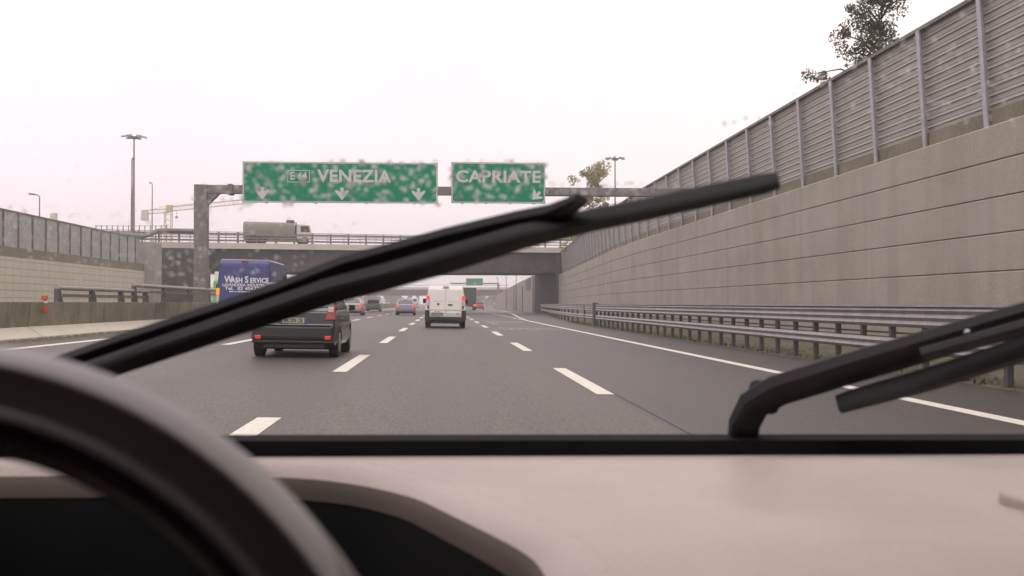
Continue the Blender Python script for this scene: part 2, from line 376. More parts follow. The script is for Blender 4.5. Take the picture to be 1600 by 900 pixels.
while y < 132:
    x = wall_x(y) + .36
    p = MB()
    for a, b, c, d in ((-.02, .02, -.08, .08), (.02, .10, -.012, .012)):
        q = [(x + a + lean(4.8), y + c, 4.80), (x + b + lean(4.8), y + c, 4.80), (x + b + lean(4.8), y + d, 4.80), (x + a + lean(4.8), y + d, 4.80)]
        p.ext(q, (lean(7.86) - lean(4.8), 0, 3.06))
    p.build('post', 'galv', nb); y += 2.87; k += 1

# ---------------------------------------------------------------- right crash barrier
def beam_profile(z0, z1, waves):
    pts = []; n = waves * 4; hz = (z1 - z0)
    for i in range(n + 1):
        t = i / n; ph = t * waves * 2 * pi
        pts.append((-.045 * (1 - cos(ph)) / 2 - .0, z0 + hz * t))
    return pts + [(x + .012, z) for x, z in reversed(pts)]
def guardrail(y0, y1, label, step):
    o = thing('crash_barrier', (0, 0, 0), label, 'crash barrier', 'crash barriers along the right edge of the road')
    ys = [y0 + (y1 - y0) * i / 24 for i in range(25)]; P = [(widen(y) + .05, y, ground_z(widen(y))) for y in ys]
    MB().sweep(beam_profile(.84, 1.21, 3), P).build('upper_beam', 'rail_steel', o, smooth=True, ang=60)
    MB().sweep([(-.05, 1.215), (.16, 1.215), (.16, 1.25), (-.05, 1.25)], P).build('cap_rail', 'galv', o)
    MB().sweep(beam_profile(.38, .63, 2), P).build('lower_beam', 'rail_steel', o, smooth=True, ang=60)
    MB().sweep([(.16, .70), (.19, .70), (.19, .735), (.16, .735)], P).build('back_bar', 'galv_dark', o)
    y = y0 + .2
    while y < y1 - .1:
        x = widen(y) + .07; zg = ground_z(x)
        MB().box((x, y - .05, -.4), (x + .10, y + .05, 1.2 + zg)).build('post', 'galv_dark', o); y += step
    return o
guardrail(8.0, 56.0, 'near stretch of steel crash barrier with ridged beams and dark posts below the right wall', 1.33)
x = widen(56.4) + .02
MB_ = MB().box((x - .06, 56.25, -.5), (x + .18, 56.75, 1.32 + ground_z(x)))
MB_.build('joint_post', 'galv_dark', bpy.data.objects['crash_barrier'])
guardrail(56.9, 300.0, 'far stretch of steel crash barrier beyond the thick joint post', 4.0)

# ---------------------------------------------------------------- left wall and its noise barrier
lw = thing('retaining_wall', (0, 0, 0), 'pale concrete wall with a grid of square tiles beyond the opposite carriageway', 'retaining wall')
LX = -29.0
MB().box((LX - .4, -20, -.5), (LX, 106, 4.25)).build('wall', 'tiles', lw)
MB().box((LX - .65, -20, 4.0), (LX - .12, 106, 4.95)).build('plinth', 'plinth', lw)
ln = thing('noise_barrier', (0, 0, 0), 'plain grey noise barrier of upright sheets above the tiled wall on the left', 'noise barrier')
MB().box((LX - .42, 0, 4.96), (LX - .34, 101.5, 7.35)).build('sheets', 'alu_far', ln)
MB().box((LX - .46, 0, 7.352), (LX - .28, 101.5, 7.46)).build('top_rail', 'galv_dull', ln)
y = 41
while y < 101.6:
    MB().box((LX - .335, y - .06, 4.4), (LX - .25, y + .06, 7.34)).build('post', 'galv_dull', ln); y += 2.45
MB().box((LX - .7, 101.8, -.2), (LX + .9, 104.5, 7.1)).build('end_pillar', 'wall_far', lw)

# ---------------------------------------------------------------- median barrier
mb_ = thing('concrete_barrier', (0, 0, 0), 'stained concrete barrier with a pale sloping foot between the carriageways', 'concrete barrier')
prof_u = [(-10.98, .52), (-10.93, 1.17), (-11.30, 1.17), (-11.30, -.3), (-11.0, -.3)]
y = -20.0
while y < 118:
    L = 5.94
    MB().sweep(prof_u, [(0, y), (0, y + L)]).build('upright_section', 'barrier_concrete', mb_, bevel=.012, seg=1)
    MB().sweep([(-10.62, .17), (-10.62, .25), (-10.985, .515), (-11.01, .515), (-11.01, .0), (-10.62, .0)], [(0, y), (0, y + L)]).build('sloping_foot', 'pale_concrete', mb_, bevel=.015, seg=1)
    y += 6.0
MB().box((-11.2, 118, -.3), (-10.9, 420, 1.1)).build('upright_section', 'barrier_concrete', mb_)
db = MB()
for i in range(2200):
    y = random.uniform(14, 80); x = -10.6 + abs(random.gauss(0, .16)); r = random.uniform(.01, .06)
    db.add([(x - r, y - r * 2, .18), (x + r, y - r, .18), (x + r, y + r * 2, .18), (x - r, y + r, .18), (x, y, .18 + r)], [(0, 1, 4), (1, 2, 4), (2, 3, 4), (3, 0, 4)])
tag(db.build('debris', 'earth', recalc=False), kind='stuff')
dl = thing('delineator', (-10.88, 28.8, .9), 'orange and white reflector clipped on the concrete barrier left of the road', 'road reflector')
MB().box((-.03, -.01, -.02), (.05, .01, .43)).build('stem', 'galv_dull', dl)
MB().box((-.08, -.03, .33), (.10, -.012, .445)).build('upper_reflector', 'orange', dl, bevel=.01)
MB().box((-.08, -.03, .0), (.11, -.012, .125)).build('lower_reflector', 'orange', dl, bevel=.01)
MB().box((-.01, -.025, .24), (.09, -.011, .30)).build('white_plate', 'sign_white', dl)
def median_rail(y0, y1, zt, label, step):
    o = thing('barrier_rail', (0, 0, 0), label, 'steel rail', 'steel rails on top of the concrete barrier')
    X = -11.12
    MB().tube([(X, y0, zt), (X, y1, zt)], .075, 10).build('top_tube', 'rail_steel', o, smooth=True)
    MB().bar((X + .02, y0 + .5, zt - .22), (X + .02, y1, zt - .22), .05, .10).build('lower_tube', 'galv_dull', o)
    y = y0
    while y <= y1:
        MB().ext([(X - .06, y - .05, 1.12), (X - .06, y + .38, 1.12), (X - .06, y + .16, zt - .05), (X - .06, y - .02, zt - .02)], (.14, 0, 0)).build('bracket', 'galv_dark', o, bevel=.02); y += step
median_rail(30.3, 39.5, 1.58, 'short lower steel rail starting on the concrete barrier past the orange reflector', 2.9)
median_rail(37.6, 96.0, 1.78, 'long raised steel rail on the concrete barrier running past the blue van', 3.9)

# ---------------------------------------------------------------- sign gantry
GY = 49.0
ga = thing('sign_gantry', (0, GY, 0), 'weathered grey steel gantry spanning the motorway and carrying the green signs', 'sign gantry')
pz = at(314, 296, GY).z; px_ = at(315, 296, GY).x
MB().box((px_ - .30, -.25, .9), (px_ + .30, .25, pz + .215)).build('left_post', 'galv_dull', ga, bevel=.015)
MB().box((px_ + .302, -.2, pz - .19), (12.9, .2, pz + .20)).build('beam', 'galv_dull', ga, bevel=.015)
MB().ext([(px_ + .302, -.17, pz - .75), (px_ + .302, -.17, pz - .192), (px_ + .85, -.17, pz - .192)], (0, .34, 0)).build('corner_gusset', 'galv_dull', ga)
for xx in (at(361, 296, GY).x,):
    MB().box((xx - .12, -.27, pz - .26), (xx + .12, .27, pz + .26)).build('beam_joint', 'galv_dull', ga, bevel=.05)
MB().box((12.0, -.3, 4.5), (12.85, .3, pz - .192)).build('right_post', 'galv_dull', ga, bevel=.015)
MB().ext([(12.0, -.17, pz - .8), (12.0, -.17, pz - .192), (11.3, -.17, pz - .192)], (0, .34, 0)).build('corner_gusset', 'galv_dull', ga)
def arrow_pts(cx, cz, s, ang):
    pts = [(-.10, .36), (.10, .36), (.10, .10), (.40, .24), (.40, .10), (0, -.40), (-.40, .10), (-.40, .24), (-.10, .10)]
    c, q = cos(ang), sin(ang)
    return [(cx + s * (x * c - z * q), 0, cz + s * (x * q + z * c)) for x, z in pts]
def sign(px0, py0, px1, py1, label):
    a = at(px0, py0, GY - .4); b = at(px1, py1, GY - .4)
    W, H = b.x - a.x, a.z - b.z
    o = thing('motorway_sign', ((a.x + b.x) / 2, GY - .4, (a.z + b.z) / 2), label, 'road sign', 'green motorway signs on the near gantry')
    MB().box((-W / 2, 0, -H / 2), (W / 2, .10, H / 2)).build('board', 'sign_back', o)
    def rr(w, h, r): 
        pts = []
        for cx, cz, a0 in ((w / 2 - r, h / 2 - r, 0), (-w / 2 + r, h / 2 - r, 90), (-w / 2 + r, -h / 2 + r, 180), (w / 2 - r, -h / 2 + r, 270)):
            pts += [(cx + r * cos(R(a0 + t)), 0, cz + r * sin(R(a0 + t))) for t in range(0, 91, 15)]
        return pts
    MB().ext([(x, -.006, z) for x, y, z in rr(W - .04, H - .04, .16)], (0, .005, 0)).build('border', 'sign_white', o)
    MB().ext([(x, -.012, z) for x, y, z in rr(W - .14, H - .14, .13)], (0, .005, 0)).build('face', 'sign_green', o)
    for xx in [(-W / 2) + W * t for t in (.12, .37, .63, .88)]:
        MB().box((xx - .04, .102, -H / 2 - .03), (xx + .04, .22, H / 2 - .02)).build('support_rib', 'galv_dull', o)
    return o, W, H
def sx(px, o): return at(px, 285, GY - .4).x - o.location.x
def sz(py, o): return at(600, py, GY - .4).z - o.location.z
s1, W1, H1 = sign(379, 252, 684, 318, 'wide green sign reading E 64 VENEZIA with three white arrows pointing down')
def put(o, text, pxc, pyc, size, mat, bold, sq, name='lettering'):
    return lettering(name, text, size, mat, o, Matrix.Translation((sx(pxc, o), -.018, sz(pyc, o))) @ FACE_CAM, bold=bold, squeeze=sq)
put(s1, 'VENEZIA', 553.5, 276.5, .80, 'sign_white', .022, 1.03)
ob = MB(); x0, x1, z0, z1 = sx(449, s1), sx(484, s1), sz(286, s1), sz(267, s1)
for a, b in (((x0, z0), (x1, z0 + .03)), ((x0, z1 - .03), (x1, z1)), ((x0, z0 + .031), (x0 + .03, z1 - .031)), ((x1 - .03, z0 + .031), (x1, z1 - .031))):
    ob.box((a[0], -.022, a[1]), (b[0], -.014, b[1]))
ob.build('route_box', 'sign_white', s1)
put(s1, 'E 64', 466.5, 276.5, .50, 'sign_white', .012, .85, 'route_number')
for px in (410, 534.5, 654):
    MB().ext([(x, -.022, z) for x, y, z in arrow_pts(sx(px, s1), sz(303, s1), .78, 0)], (0, .009, 0)).build('arrow', 'sign_white', s1)
s2, W2, H2 = sign(705, 253, 852, 318, 'smaller green sign reading CAPRIATE with one slanting arrow')
put(s2, 'CAPRIATE', 778.5, 275.5, .78, 'sign_white', .022, 1.1)
MB().ext([(x, -.022, z) for x, y, z in arrow_pts(sx(838, s2), sz(304, s2), .70, R(-45))], (0, .009, 0)).build('arrow', 'sign_white', s2)

# ---------------------------------------------------------------- road bridge
br = thing('road_bridge', (0, 0, 0), 'dark concrete road bridge crossing over the motorway beyond the gantry', 'bridge')
A, B = Vector((-34, 117, 8.05)), Vector((17.5, 134, 8.45))
dv = (B - A); dv.z = 0; dv.normalize(); nv = Vector((-dv.y, dv.x, 0))      # nv points away down the road
def along(t, off, z): 
    p = A.lerp(B, t) + nv * off; return Vector((p.x, p.y, z if z is not None else p.z))
def span(off0, off1, zt0, zt1, name, mat, t0=0., t1=1., parent=br):
    m = MB(); V = []
    for t in (t0, t1):
        c = A.lerp(B, t).z
        V += [along(t, off0, c + zt0), along(t, off1, c + zt0), along(t, off1, c + zt1), along(t, off0, c + zt1)]
    return m.add(V, [(0, 1, 2, 3), (7, 6, 5, 4), (0, 4, 5, 1), (1, 5, 6, 2), (2, 6, 7, 3), (3, 7, 4, 0)]).build(name, mat, parent)
span(0, 13, -.68, .0, 'deck_edge', 'deck_concrete')
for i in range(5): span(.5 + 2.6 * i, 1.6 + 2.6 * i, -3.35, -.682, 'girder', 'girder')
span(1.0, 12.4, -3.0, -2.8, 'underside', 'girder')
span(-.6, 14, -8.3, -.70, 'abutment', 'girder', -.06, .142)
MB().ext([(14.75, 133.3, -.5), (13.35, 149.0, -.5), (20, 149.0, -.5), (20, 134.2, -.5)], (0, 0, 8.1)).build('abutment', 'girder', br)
# approach embankment top left / right
span(.1, 13, -8, -.05, 'approach_slab', 'deck_concrete', -.9, -.062)
span(.1, 13, -8, -.05, 'approach_slab', 'deck_concrete', 1.062, 1.5)
bp = thing('bridge_barrier', (0, 0, 0), 'near grey steel crash barrier with stout posts along the road bridge edge', 'crash barrier')
for z, h, m in ((1.02, .26, 'galv_dull'), (.62, .12, 'galv_dull'), (.30, .12, 'galv_dull')):
    span(.12, .22, z - h / 2, z + h / 2, 'beam', m, -.3, 1.03, bp)
for i in range(-6, 27):
    t = i / 25
    MB().bar(along(t, .35, None), along(t, .35, None) + Vector((0, 0, 1.25)), .2, .16, up=(0, 1, 0)).build('post', 'galv_dull', bp)
bf = thing('bridge_railing', (0, 0, 0), 'thin tall railing along the far side of the road bridge', 'railing')
for z in (1.55, 2.05): span(12.4, 12.46, z, z + .07, 'rail', 'galv_dull', -.3, 1.0, bf)
for z in (1.0, .55): span(12.4, 12.5, z - .12, z + .12, 'rail', 'galv_dull', -.3, 1.0, bf)
for i in range(-6, 26):
    t = i / 25
    MB().bar(along(t, 12.3, None), along(t, 12.3, None) + Vector((0, 0, 2.1)), .07, .07, up=(0, 1, 0)).build('post', 'galv_dull', bf)
mf = thing('mesh_fence', (0, 0, 0), 'light see-through fence beside the ramp left of the high mast', 'fence')
for i in range(14):
    p = at(150 + 8.5 * i, 352, 128); MB().bar((p.x, 128, 5), (p.x, 128, p.z), .09, .09, up=(0, 1, 0)).build('post', 'galv_dull', mf)
a, b = at(150, 353, 128), at(261, 353, 128); MB().bar(a, b, .05, .05).build('rail', 'galv_dull', mf)
rb = thing('ramp_barrier', (0, 0, 0), 'dark sagging crash barrier on the ramp at the left end of the road bridge', 'crash barrier')
MB().tube([at(188, 366, 111), at(205, 367, 111), at(220, 370, 111.5), at(232, 367, 112.5), at(245, 361, 114), at(258, 360, 116), at(300, 361, 118.5), at(322, 361.5, 119.5)], .26, 8).build('beam', 'galv_dull', rb, smooth=True)
for px in (200, 222, 243): p = at(px, 369, 111.8); MB().bar((p.x, p.y + .3, 6.0), p, .14, .14, up=(0, 1, 0)).build('post', 'galv_dark', rb)

# ---------------------------------------------------------------- vehicles
def body_mesh(poly, wfun, mat, name, parent, bevel=.05, seg=3, ang=25):
    n = len(poly); m = MB()
    m.add([(-wfun(y, z), y, z) for y, z in poly] + [(wfun(y, z), y, z) for y, z in poly],
          [tuple(range(n)), tuple(range(2 * n - 1, n - 1, -1))] + [(i, n + i, n + (i + 1) % n, (i + 1) % n) for i in range(n)])
    return m.build(name, mat, parent, bevel=bevel, seg=seg, ang=ang)
def arch(cy_, cz, r, z0):
    """wheel arch points from front to rear along the sill at height z0"""
    a0 = math.asin((z0 - cz) / r) if abs(z0 - cz) < r else 0
    return [(cy_ + r * cos(a0 + (pi - 2 * a0) * i / 8), cz + r * sin(a0 + (pi - 2 * a0) * i / 8)) for i in range(9)]
def wheel(parent, x, y, r, wdt, side):
    w_ = MB().disc((x - side * wdt / 2, y, r), (1, 0, 0), r, wdt, 24).build('wheel', 'rubber', parent, bevel=.025)
    MB().disc((x + side * .004, y, r), (1, 0, 0), r * .64, .02, 18).build('rim', 'rim_metal', w_, bevel=.006)
    return w_
def patch(pts, name, mat, parent, t=.012, bevel=0.):
    P = [Vector(p) for p in pts]; nrm = (P[1] - P[0]).cross(P[2] - P[1]).normalized()
    return MB().ext([p - nrm * t for p in P], nrm * 2 * t).build(name, mat, parent, bevel=bevel)
def plate(parent, x, y, z, text, wdt=.52, h=.11):
    o = MB().box((x - wdt / 2, y - .012, z - h / 2), (x + wdt / 2, y + .01, z + h / 2)).build('number_plate', 'plate', parent, bevel=.004)
    MB().box((x - wdt / 2 + .002, y - .016, z - h / 2 + .003), (x - wdt / 2 + .045, y - .0125, z + h / 2 - .003)).build('blue_band', 'plate_blue', o)
    MB().box((x + wdt / 2 - .045, y - .016, z - h / 2 + .003), (x + wdt / 2 - .002, y - .0125, z + h / 2 - .003)).build('blue_band', 'plate_blue', o)
    lettering('lettering', text, h * .95, 'print_black', o, Matrix.Translation((x, y - .016, z)) @ FACE_CAM, bold=.002, depth=.002, squeeze=.72) if text else None
    return o
def hatch(label, loc, W, H, paint, lit=True, rotz=0., ptext='EA 295 BC', L=3.75, detail=True, low=False, cat='car'):
    o = thing('car', (loc[0], loc[1], ground_z(loc[0])), label, cat, rot=(0, R(1), rotz)); hw = W / 2
    b = .60 * H + .05
    wf = lambda y, z: hw * ((.95 if z < .3 else 1.0) - .035 * max(0, (z - .7)) ) * (1 - .10 * max(0, 1 - y / .22) ** 2 - .16 * max(0, (y - L + .6) / .6) ** 2)
    lower = [(.05, .30), (.0, .40), (.0, .62), (.045, .665), (.07, b - .04), (.12, b), (L * .55, b), (L * .74, b - .02), (L * .93, .74), (L * .985, .58), (L, .42), (L - .04, .24)]
    lower += arch(L - .72, .30, .34, .22) + arch(.70, .30, .34, .22)
    bd = body_mesh(lower, wf, paint, 'body', o, bevel=.035)
    gw = lambda y, z: hw * (.965 - .30 * max(0, (z - b) / (H - b)) * 0.75)
    rf = [(.085, b - .05), (.13, b + .03), (.38, H - .10), (.50, H - .035), (.8, H), (L * .42, H), (L * .54, H - .07), (L * .76, b - .05)]
    body_mesh(rf, gw, paint, 'roof', o, bevel=.04)
    # rear window on the sloping tail
    y0, z0, y1, z1 = .13, b + .03, .38, H - .10; dx = .016
    def tail(t, u, off=.008): 
        z = z0 + (z1 - z0) * t; y = y0 + (y1 - y0) * t; return (u * gw(y, z), y - off, z + off * .5)
    patch([tail(.06, -.86), tail(.06, .86), tail(.86, .82), tail(.86, -.82)], 'rear_window', 'glass_dark', o, .006)
    for s in (-1, 1):
        yy = [.50, L * .50, L * .68, .42]; zz = [H - .11, H - .12, b + .04, b + .04]
        P = [(s * (gw(y, z) + .004), y, z) for y, z in zip(yy, zz)]
        patch(P, 'side_window', 'glass_dark', o, .005)
        wheel(o, s * (hw - .01), .70, .30, .19, s); wheel(o, s * (hw - .01), L - .72, .30, .19, s)
        mr = MB().ext([(s * (hw + .01), L * .66, b - .02), (s * (hw + .14), L * .655, b + .0), (s * (hw + .14), L * .655, b + .11), (s * (hw + .01), L * .66, b + .12)], (0, .09, 0)).build('wing_mirror', 'black_plastic' if paint in ('black_paint', 'dark_paint') else paint, o, bevel=.02)
        zl0, zl1 = .76, b + .10
        tl = MB().ext([(s * hw * .73, .02, zl0), (s * hw * .965, .035, zl0 - .0), (s * hw * .955, .085, zl1), (s * hw * .80, .07, zl1)], (0, .1, 0)).build('tail_light', 'tail_lit' if lit else 'tail_red', o, bevel=.015)
        if not lit:
            MB().box((s * hw * .86 - .055, .028, zl1 - .14), (s * hw * .86 + .055, .06, zl1 - .03)).build('clear_lens', 'tail_white', tl, bevel=.012)
        MB().box((s * hw * .80 - .06, -.012, .37), (s * hw * .80 + .06, .03, .445)).build('bumper_reflector', 'reflector', o, bevel=.01)
    bw = hw * .93
    MB().box((-bw, -.02, .30), (bw, .05, .345)).build('bumper_skirt', 'black_plastic', o, bevel=.01)
    MB().box((-hw * .86, -.012, .635), (hw * .86, .03, .66)).build('bumper_ledge', paint if paint != 'black_paint' else 'black_plastic', o, bevel=.01)
    plate(o, 0, .04, .74 if not low else .55, ptext)
    MB().box((-hw * .7, .12, .19), (hw * .7, .3, .29)).build('silencer', 'galv_dark', o, bevel=.03)
    MB().box((-hw * .82, .4, .16), (hw * .82, L - .3, .30)).build('underbody', 'rubber', o)
    MB().box((-.16, .30, H - .125), (.16, .335, H - .095)).build('high_brake_light', 'tail_red', o)
    return o
hatch('small black hatchback half hidden behind the left wiper', (-2.96, 20.4), 1.70, 1.50, 'black_paint', lit=False, ptext='EA 295 CB')
hatch('silver hatchback with lit brake lights just past the black hatchback', (-7.6, 86), 1.72, 1.50, 'silver_paint', ptext='', low=True)
hatch('blue grey hatchback with lit brake lights left of the white van', (-3.4, 92), 1.74, 1.50, 'bluegrey_paint', ptext='', low=True)
hatch('dark car far ahead beyond the silver hatchback', (-8.7, 128), 1.74, 1.46, 'dark_paint', lit=False, ptext='', low=True)
hatch('red car with glowing tail lights beside the green lorry', (7.7, 215), 1.80, 1.60, 'red_paint', ptext='', low=True)

def van(label, loc, W, H, L, paint, low_roof=True):
    o = thing('van', (loc[0], loc[1], ground_z(loc[0])), label, 'van', rot=(0, R(1), 0)); hw = W / 2; zb = .34
    def wf(y, z):
        k = 1.0 if z < 1.0 else 1 - .17 * ((z - 1.0) / (H - 1.0)) ** 1.3
        return hw * k * (.965 if z < .5 else 1) * (1 - .18 * max(0, (y - L + .8) / .8) ** 2)
    P = [(.06, zb), (.02, .55), (.0, .62), (.03, 1.05), (.10, H - .16), (.20, H - .04), (.40, H), (L * .62, H), (L * .70, H - .08), (L * .84, 1.18), (L * .97, .95), (L, .6), (L - .05, .3)]
    P += arch(L - .85, .32, .38, .28) + arch(.85, .32, .38, .28)
    body_mesh(P, wf, paint, 'body', o, bevel=.06)
    for s in (-1, 1):
        wheel(o, s * (hw - .015), .85, .33, .21, s); wheel(o, s * (hw - .015), L - .85, .33, .21, s)
        MB().ext([(s * (hw + .0), L * .72, 1.12), (s * (hw + .17), L * .715, 1.12), (s * (hw + .17), L * .715, 1.36), (s * (hw + .0), L * .72, 1.34)], (0, .1, 0)).build('wing_mirror', 'black_plastic', o, bevel=.02)
        zz = [(L * .66, H - .22), (L * .83, 1.16), (L * .56, 1.16), (L * .56, H - .20)]
        patch([(s * (wf(y, z) + .003), y, z) for y, z in zz], 'side_window', 'glass_dark', o, .006)
    return o, wf
wv, wf = van('white panel van with solid rear doors ahead in the middle lane', (.09, 46.9), 1.86, 1.95, 4.6, 'white_paint')
def rear_y(z): return .03 + (z - 1.05) * (.07 / (1.95 - .16 - 1.05)) if z > 1.05 else .03 - (1.05 - z) * .03 / .43
def vq(x0, x1, z0, z1, off): return [(x0, rear_y(z0) - off, z0), (x1, rear_y(z0) - off, z0), (x1, rear_y(z1) - off, z1), (x0, rear_y(z1) - off, z1)]
for s in (-1, 1):
    xa, xb = sorted((s * .012, s * .70)); xt = sorted((s * .012, s * .635))
    y0, y1 = rear_y(.66), rear_y(1.76)
    d_ = MB().ext([(xa, rear_y(.66) - .022, .66), (xb, rear_y(.66) - .022, .66), (s * .70 if s > 0 else xb, rear_y(1.2) - .022, 1.2), (xt[1], rear_y(1.76) - .022, 1.76), (xt[0], rear_y(1.76) - .022, 1.76), (xa, rear_y(1.2) - .022, 1.2)], (0, .03, 0)).build('rear_door', 'white_paint', wv, bevel=.015)
    xc = sorted((s * .07, s * .60))
    MB().ext(vq(xc[0], xc[1], 1.22, 1.68, .030), (0, .012, 0)).build('window_panel', 'white_paint', d_, bevel=.008)
    # lamps
    lx = s * .83
    tl = MB().ext([(s * .745, .0, .86), (s * .895, .03, .86), (s * .88, .055, 1.48), (s * .74, .03, 1.48)], (0, .1, 0)).build('tail_light', 'tail_red', wv, bevel=.015)
    MB().ext([(s * .755, -.012, 1.30), (s * .89, .012, 1.30), (s * .885, .03, 1.47), (s * .752, .008, 1.47)], (0, .05, 0)).build('brake_lamp', 'tail_lit', tl, bevel=.012)
    MB().ext([(s * .755, -.014, 1.02), (s * .89, .008, 1.02), (s * .89, .016, 1.285), (s * .752, -.006, 1.285)], (0, .05, 0)).build('clear_lens', 'tail_white', tl, bevel=.012)
    MB().box((min(s * .73, s * .935), -.05, .34), (max(s * .73, s * .935), .10, .82)).build('bumper_corner', 'black_plastic', wv, bevel=.03)
MB().ext(vq(-.69, .69, .815, .835, .03), (0, .01, 0)).build('door_crease', 'galv_dull', wv)
MB().box((-.90, -.06, .33), (.90, .1, .52)).build('bumper', 'black_plastic', wv, bevel=.03)
MB().box((-.6, .1, .22), (.6, .5, .33)).build('silencer', 'galv_dark', wv, bevel=.03)
MB().box((-.75, .5, .2), (.75, 4.2, .345)).build('underbody', 'rubber', wv)
MB().box((.10, -.035, 1.055), (.32, -.0, 1.10)).build('door_handle', 'black_plastic', wv, bevel=.012)
MB().disc((-.34, -.008, 1.10), (0, 1, 0), .055, .02, 20).build('badge', 'galv_dark', wv, bevel=.006)
MB().box((.5, -.022, .655), (.60, .0, .69)).build('model_badge', 'galv_dull', wv)
MB().box((-.13, .055, 1.86), (.13, .12, 1.91)).build('high_brake_light', 'tail_red', wv, bevel=.008)
plate(wv, -.38, -.012, .655, 'DR 607 ZE', h=.12)
MB().box((-.52, -.025, .735), (-.24, -.0, .775)).build('plate_lamp', 'plate', wv, bevel=.008)
for s in (-1, 1): MB().box((min(s * .62, s * .72), -.075, .45), (max(s * .62, s * .72), -.055, .49)).build('bumper_reflector', 'tail_red', wv)

# blue laundry van
bv = thing('van', (-7.3, 38.0, ground_z(-7.3)), 'tall blue van lettered WASH SERVICE in the left lane', 'van', rot=(0, R(1), 0))
BH, BL, bh = 2.62, 5.2, 1.0
def bwf(y, z): 
    k = 1 if z < 1.2 else 1 - .10 * ((z - 1.2) / (BH - 1.2)) ** 1.6
    return bh * k * (1 - .18 * max(0, (y - BL + 1.0) / 1.0) ** 2)
P = [(.05, .38), (.0, .6), (.02, 1.3), (.07, BH - .14), (.14, BH - .03), (.3, BH), (BL * .66, BH - .03), (BL * .74, BH - .14), (BL * .86, 1.42), (BL * .97, 1.12), (BL, .7), (BL - .05, .35)] + arch(BL - .95, .34, .4, .3) + arch(1.0, .34, .4, .3)
body_mesh(P, bwf, 'blue_paint', 'body', bv, bevel=.07)
def by(z): return .02 + (z - 1.3) * .05 / (BH - .14 - 1.3) if z > 1.3 else .02 - (1.3 - z) * .02 / .7
for s in (-1, 1):
    wheel(bv, s * (bh - .02), 1.0, .34, .22, s); wheel(bv, s * (bh - .02), BL - .95, .34, .22, s)
    xa, xb = sorted((s * .012, s * .86)); xt = sorted((s * .012, s * .80))
    MB().ext([(xa, by(.62) - .02, .62), (xb, by(.62) - .02, .62), (xt[1], by(2.4) - .02, 2.4), (xt[0], by(2.4) - .02, 2.4)], (0, .03, 0)).build('rear_door', 'blue_paint', bv, bevel=.02)
    tl = MB().ext([(s * .885, -.01, .95), (s * 1.0, .03, .95), (s * .995, .045, 1.55), (s * .885, .01, 1.55)], (0, .1, 0)).build('tail_light', 'tail_white', bv, bevel=.015)
    MB().ext([(s * .88, -.03, 1.30), (s * 1.005, .01, 1.30), (s * 1.0, .02, 1.545), (s * .88, -.015, 1.545)], (0, .08, 0)).build('brake_lamp', 'tail_orange', tl, bevel=.02)
    patch([(s * (bwf(y, z) + .003), y, z) for y, z in ((BL * .70, 2.2), (BL * .84, 1.42), (BL * .55, 1.42), (BL * .55, 2.2))], 'side_window', 'glass_dark', bv, .006)
    patch([(s * (bwf(y, z) + .002), y, z) for y, z in ((BL * .50, 2.25), (BL * .50, 1.45), (.5, 1.45), (.5, 2.25))], 'side_panel', 'blue_paint', bv, .008)
    MB().box((min(s * 1.0, s * 1.2), BL * .74, 1.3), (max(s * 1.0, s * 1.2), BL * .74 + .12, 1.7)).build('wing_mirror', 'black_plastic', bv, bevel=.03)
MB().box((-.95, -.10, .36), (.95, .1, .60)).build('bumper', 'black_plastic', bv, bevel=.03)
MB().box((-.8, .5, .22), (.8, 4.6, .37)).build('underbody', 'rubber', bv)
MB().box((-.12, .06, BH - .10), (.12, .12, BH - .06)).build('high_brake_light', 'tail_red', bv)
plate(bv, .0, -.10, .50, '')
def vt(text, z, size, sq, bold, x=0., n='lettering'): lettering(n, text, size, 'print_white', bv, Matrix.Translation((x, by(z) - .026, z)) @ FACE_CAM, bold=bold, depth=.003, squeeze=sq)
def px2(px, py): p = at(px, py, 38.0); return p.x + 7.3, p.z - ground_z(-7.3)
xw, zw = px2(384.5, 437.5)
# small capitals: big W and S, smaller rest
for txt, px, size in (('W', 355.6, .30), ('ASH', 368.6, .225), ('S', 383.6, .30), ('ERVICE', 403.6, .225)):
    x_, z_ = px2(px, 437.2 if size > .25 else 438.2); vt(txt, z_, size * 1.12, .80 if len(txt) == 6 else .86, .008, x_)
vt('LAVANDERIA INDUSTRIALE', px2(384, 445.5)[1], .145, .93, .003, px2(384, 445)[0])
vt('Tel.  02 45677537', px2(384, 451)[1], .17, 1.18, .004, px2(384, 451)[0])
ls = MB(); zl = px2(378, 455.8)[1]; xl = px2(357, 455)[0]
for k, wd in enumerate((.16, .07, .12, .20, .09, .15)):
    ls.box((xl, by(zl) - .028, zl - .018), (xl + wd, by(zl) - .021, zl + .018)); xl += wd + .035
ls.build('fine_print_line', 'print_white', bv)

# far lorries
gl = thing('lorry', (4.55, 182, ground_z(4.5)), 'dark green box lorry seen just right of the white van', 'lorry', rot=(0, R(1), 0))
MB().box((-1.27, 0, 1.0), (1.27, 9, 4.0)).build('box_body', 'green_tarp', gl, bevel=.04)
MB().box((-1.22, .2, .75), (1.22, 9, 1.0)).build('chassis', 'galv_dark', gl)
MB().box((-1.2, 9.4, .8), (1.2, 11.3, 3.4)).build('cab', 'green_tarp', gl, bevel=.1)
MB().box((-1.2, -.06, .55), (1.2, .04, .75)).build('bumper', 'galv_dark', gl)
for s in (-1, 1):
    for y in (1.4, 2.6, 10.2): wheel(gl, s * 1.22, y, .5, .32, s)
    MB().box((s * 1.0 - .2, -.1, .8), (s * 1.0 + .2, -.005, 1.0)).build('tail_light', 'tail_orange', gl)
plate(gl, -.2, -.08, .65, '')
wl = thing('lorry', (-13.75, 66, .16), 'white lorry with lime green front coming the other way beside the blue van', 'lorry')
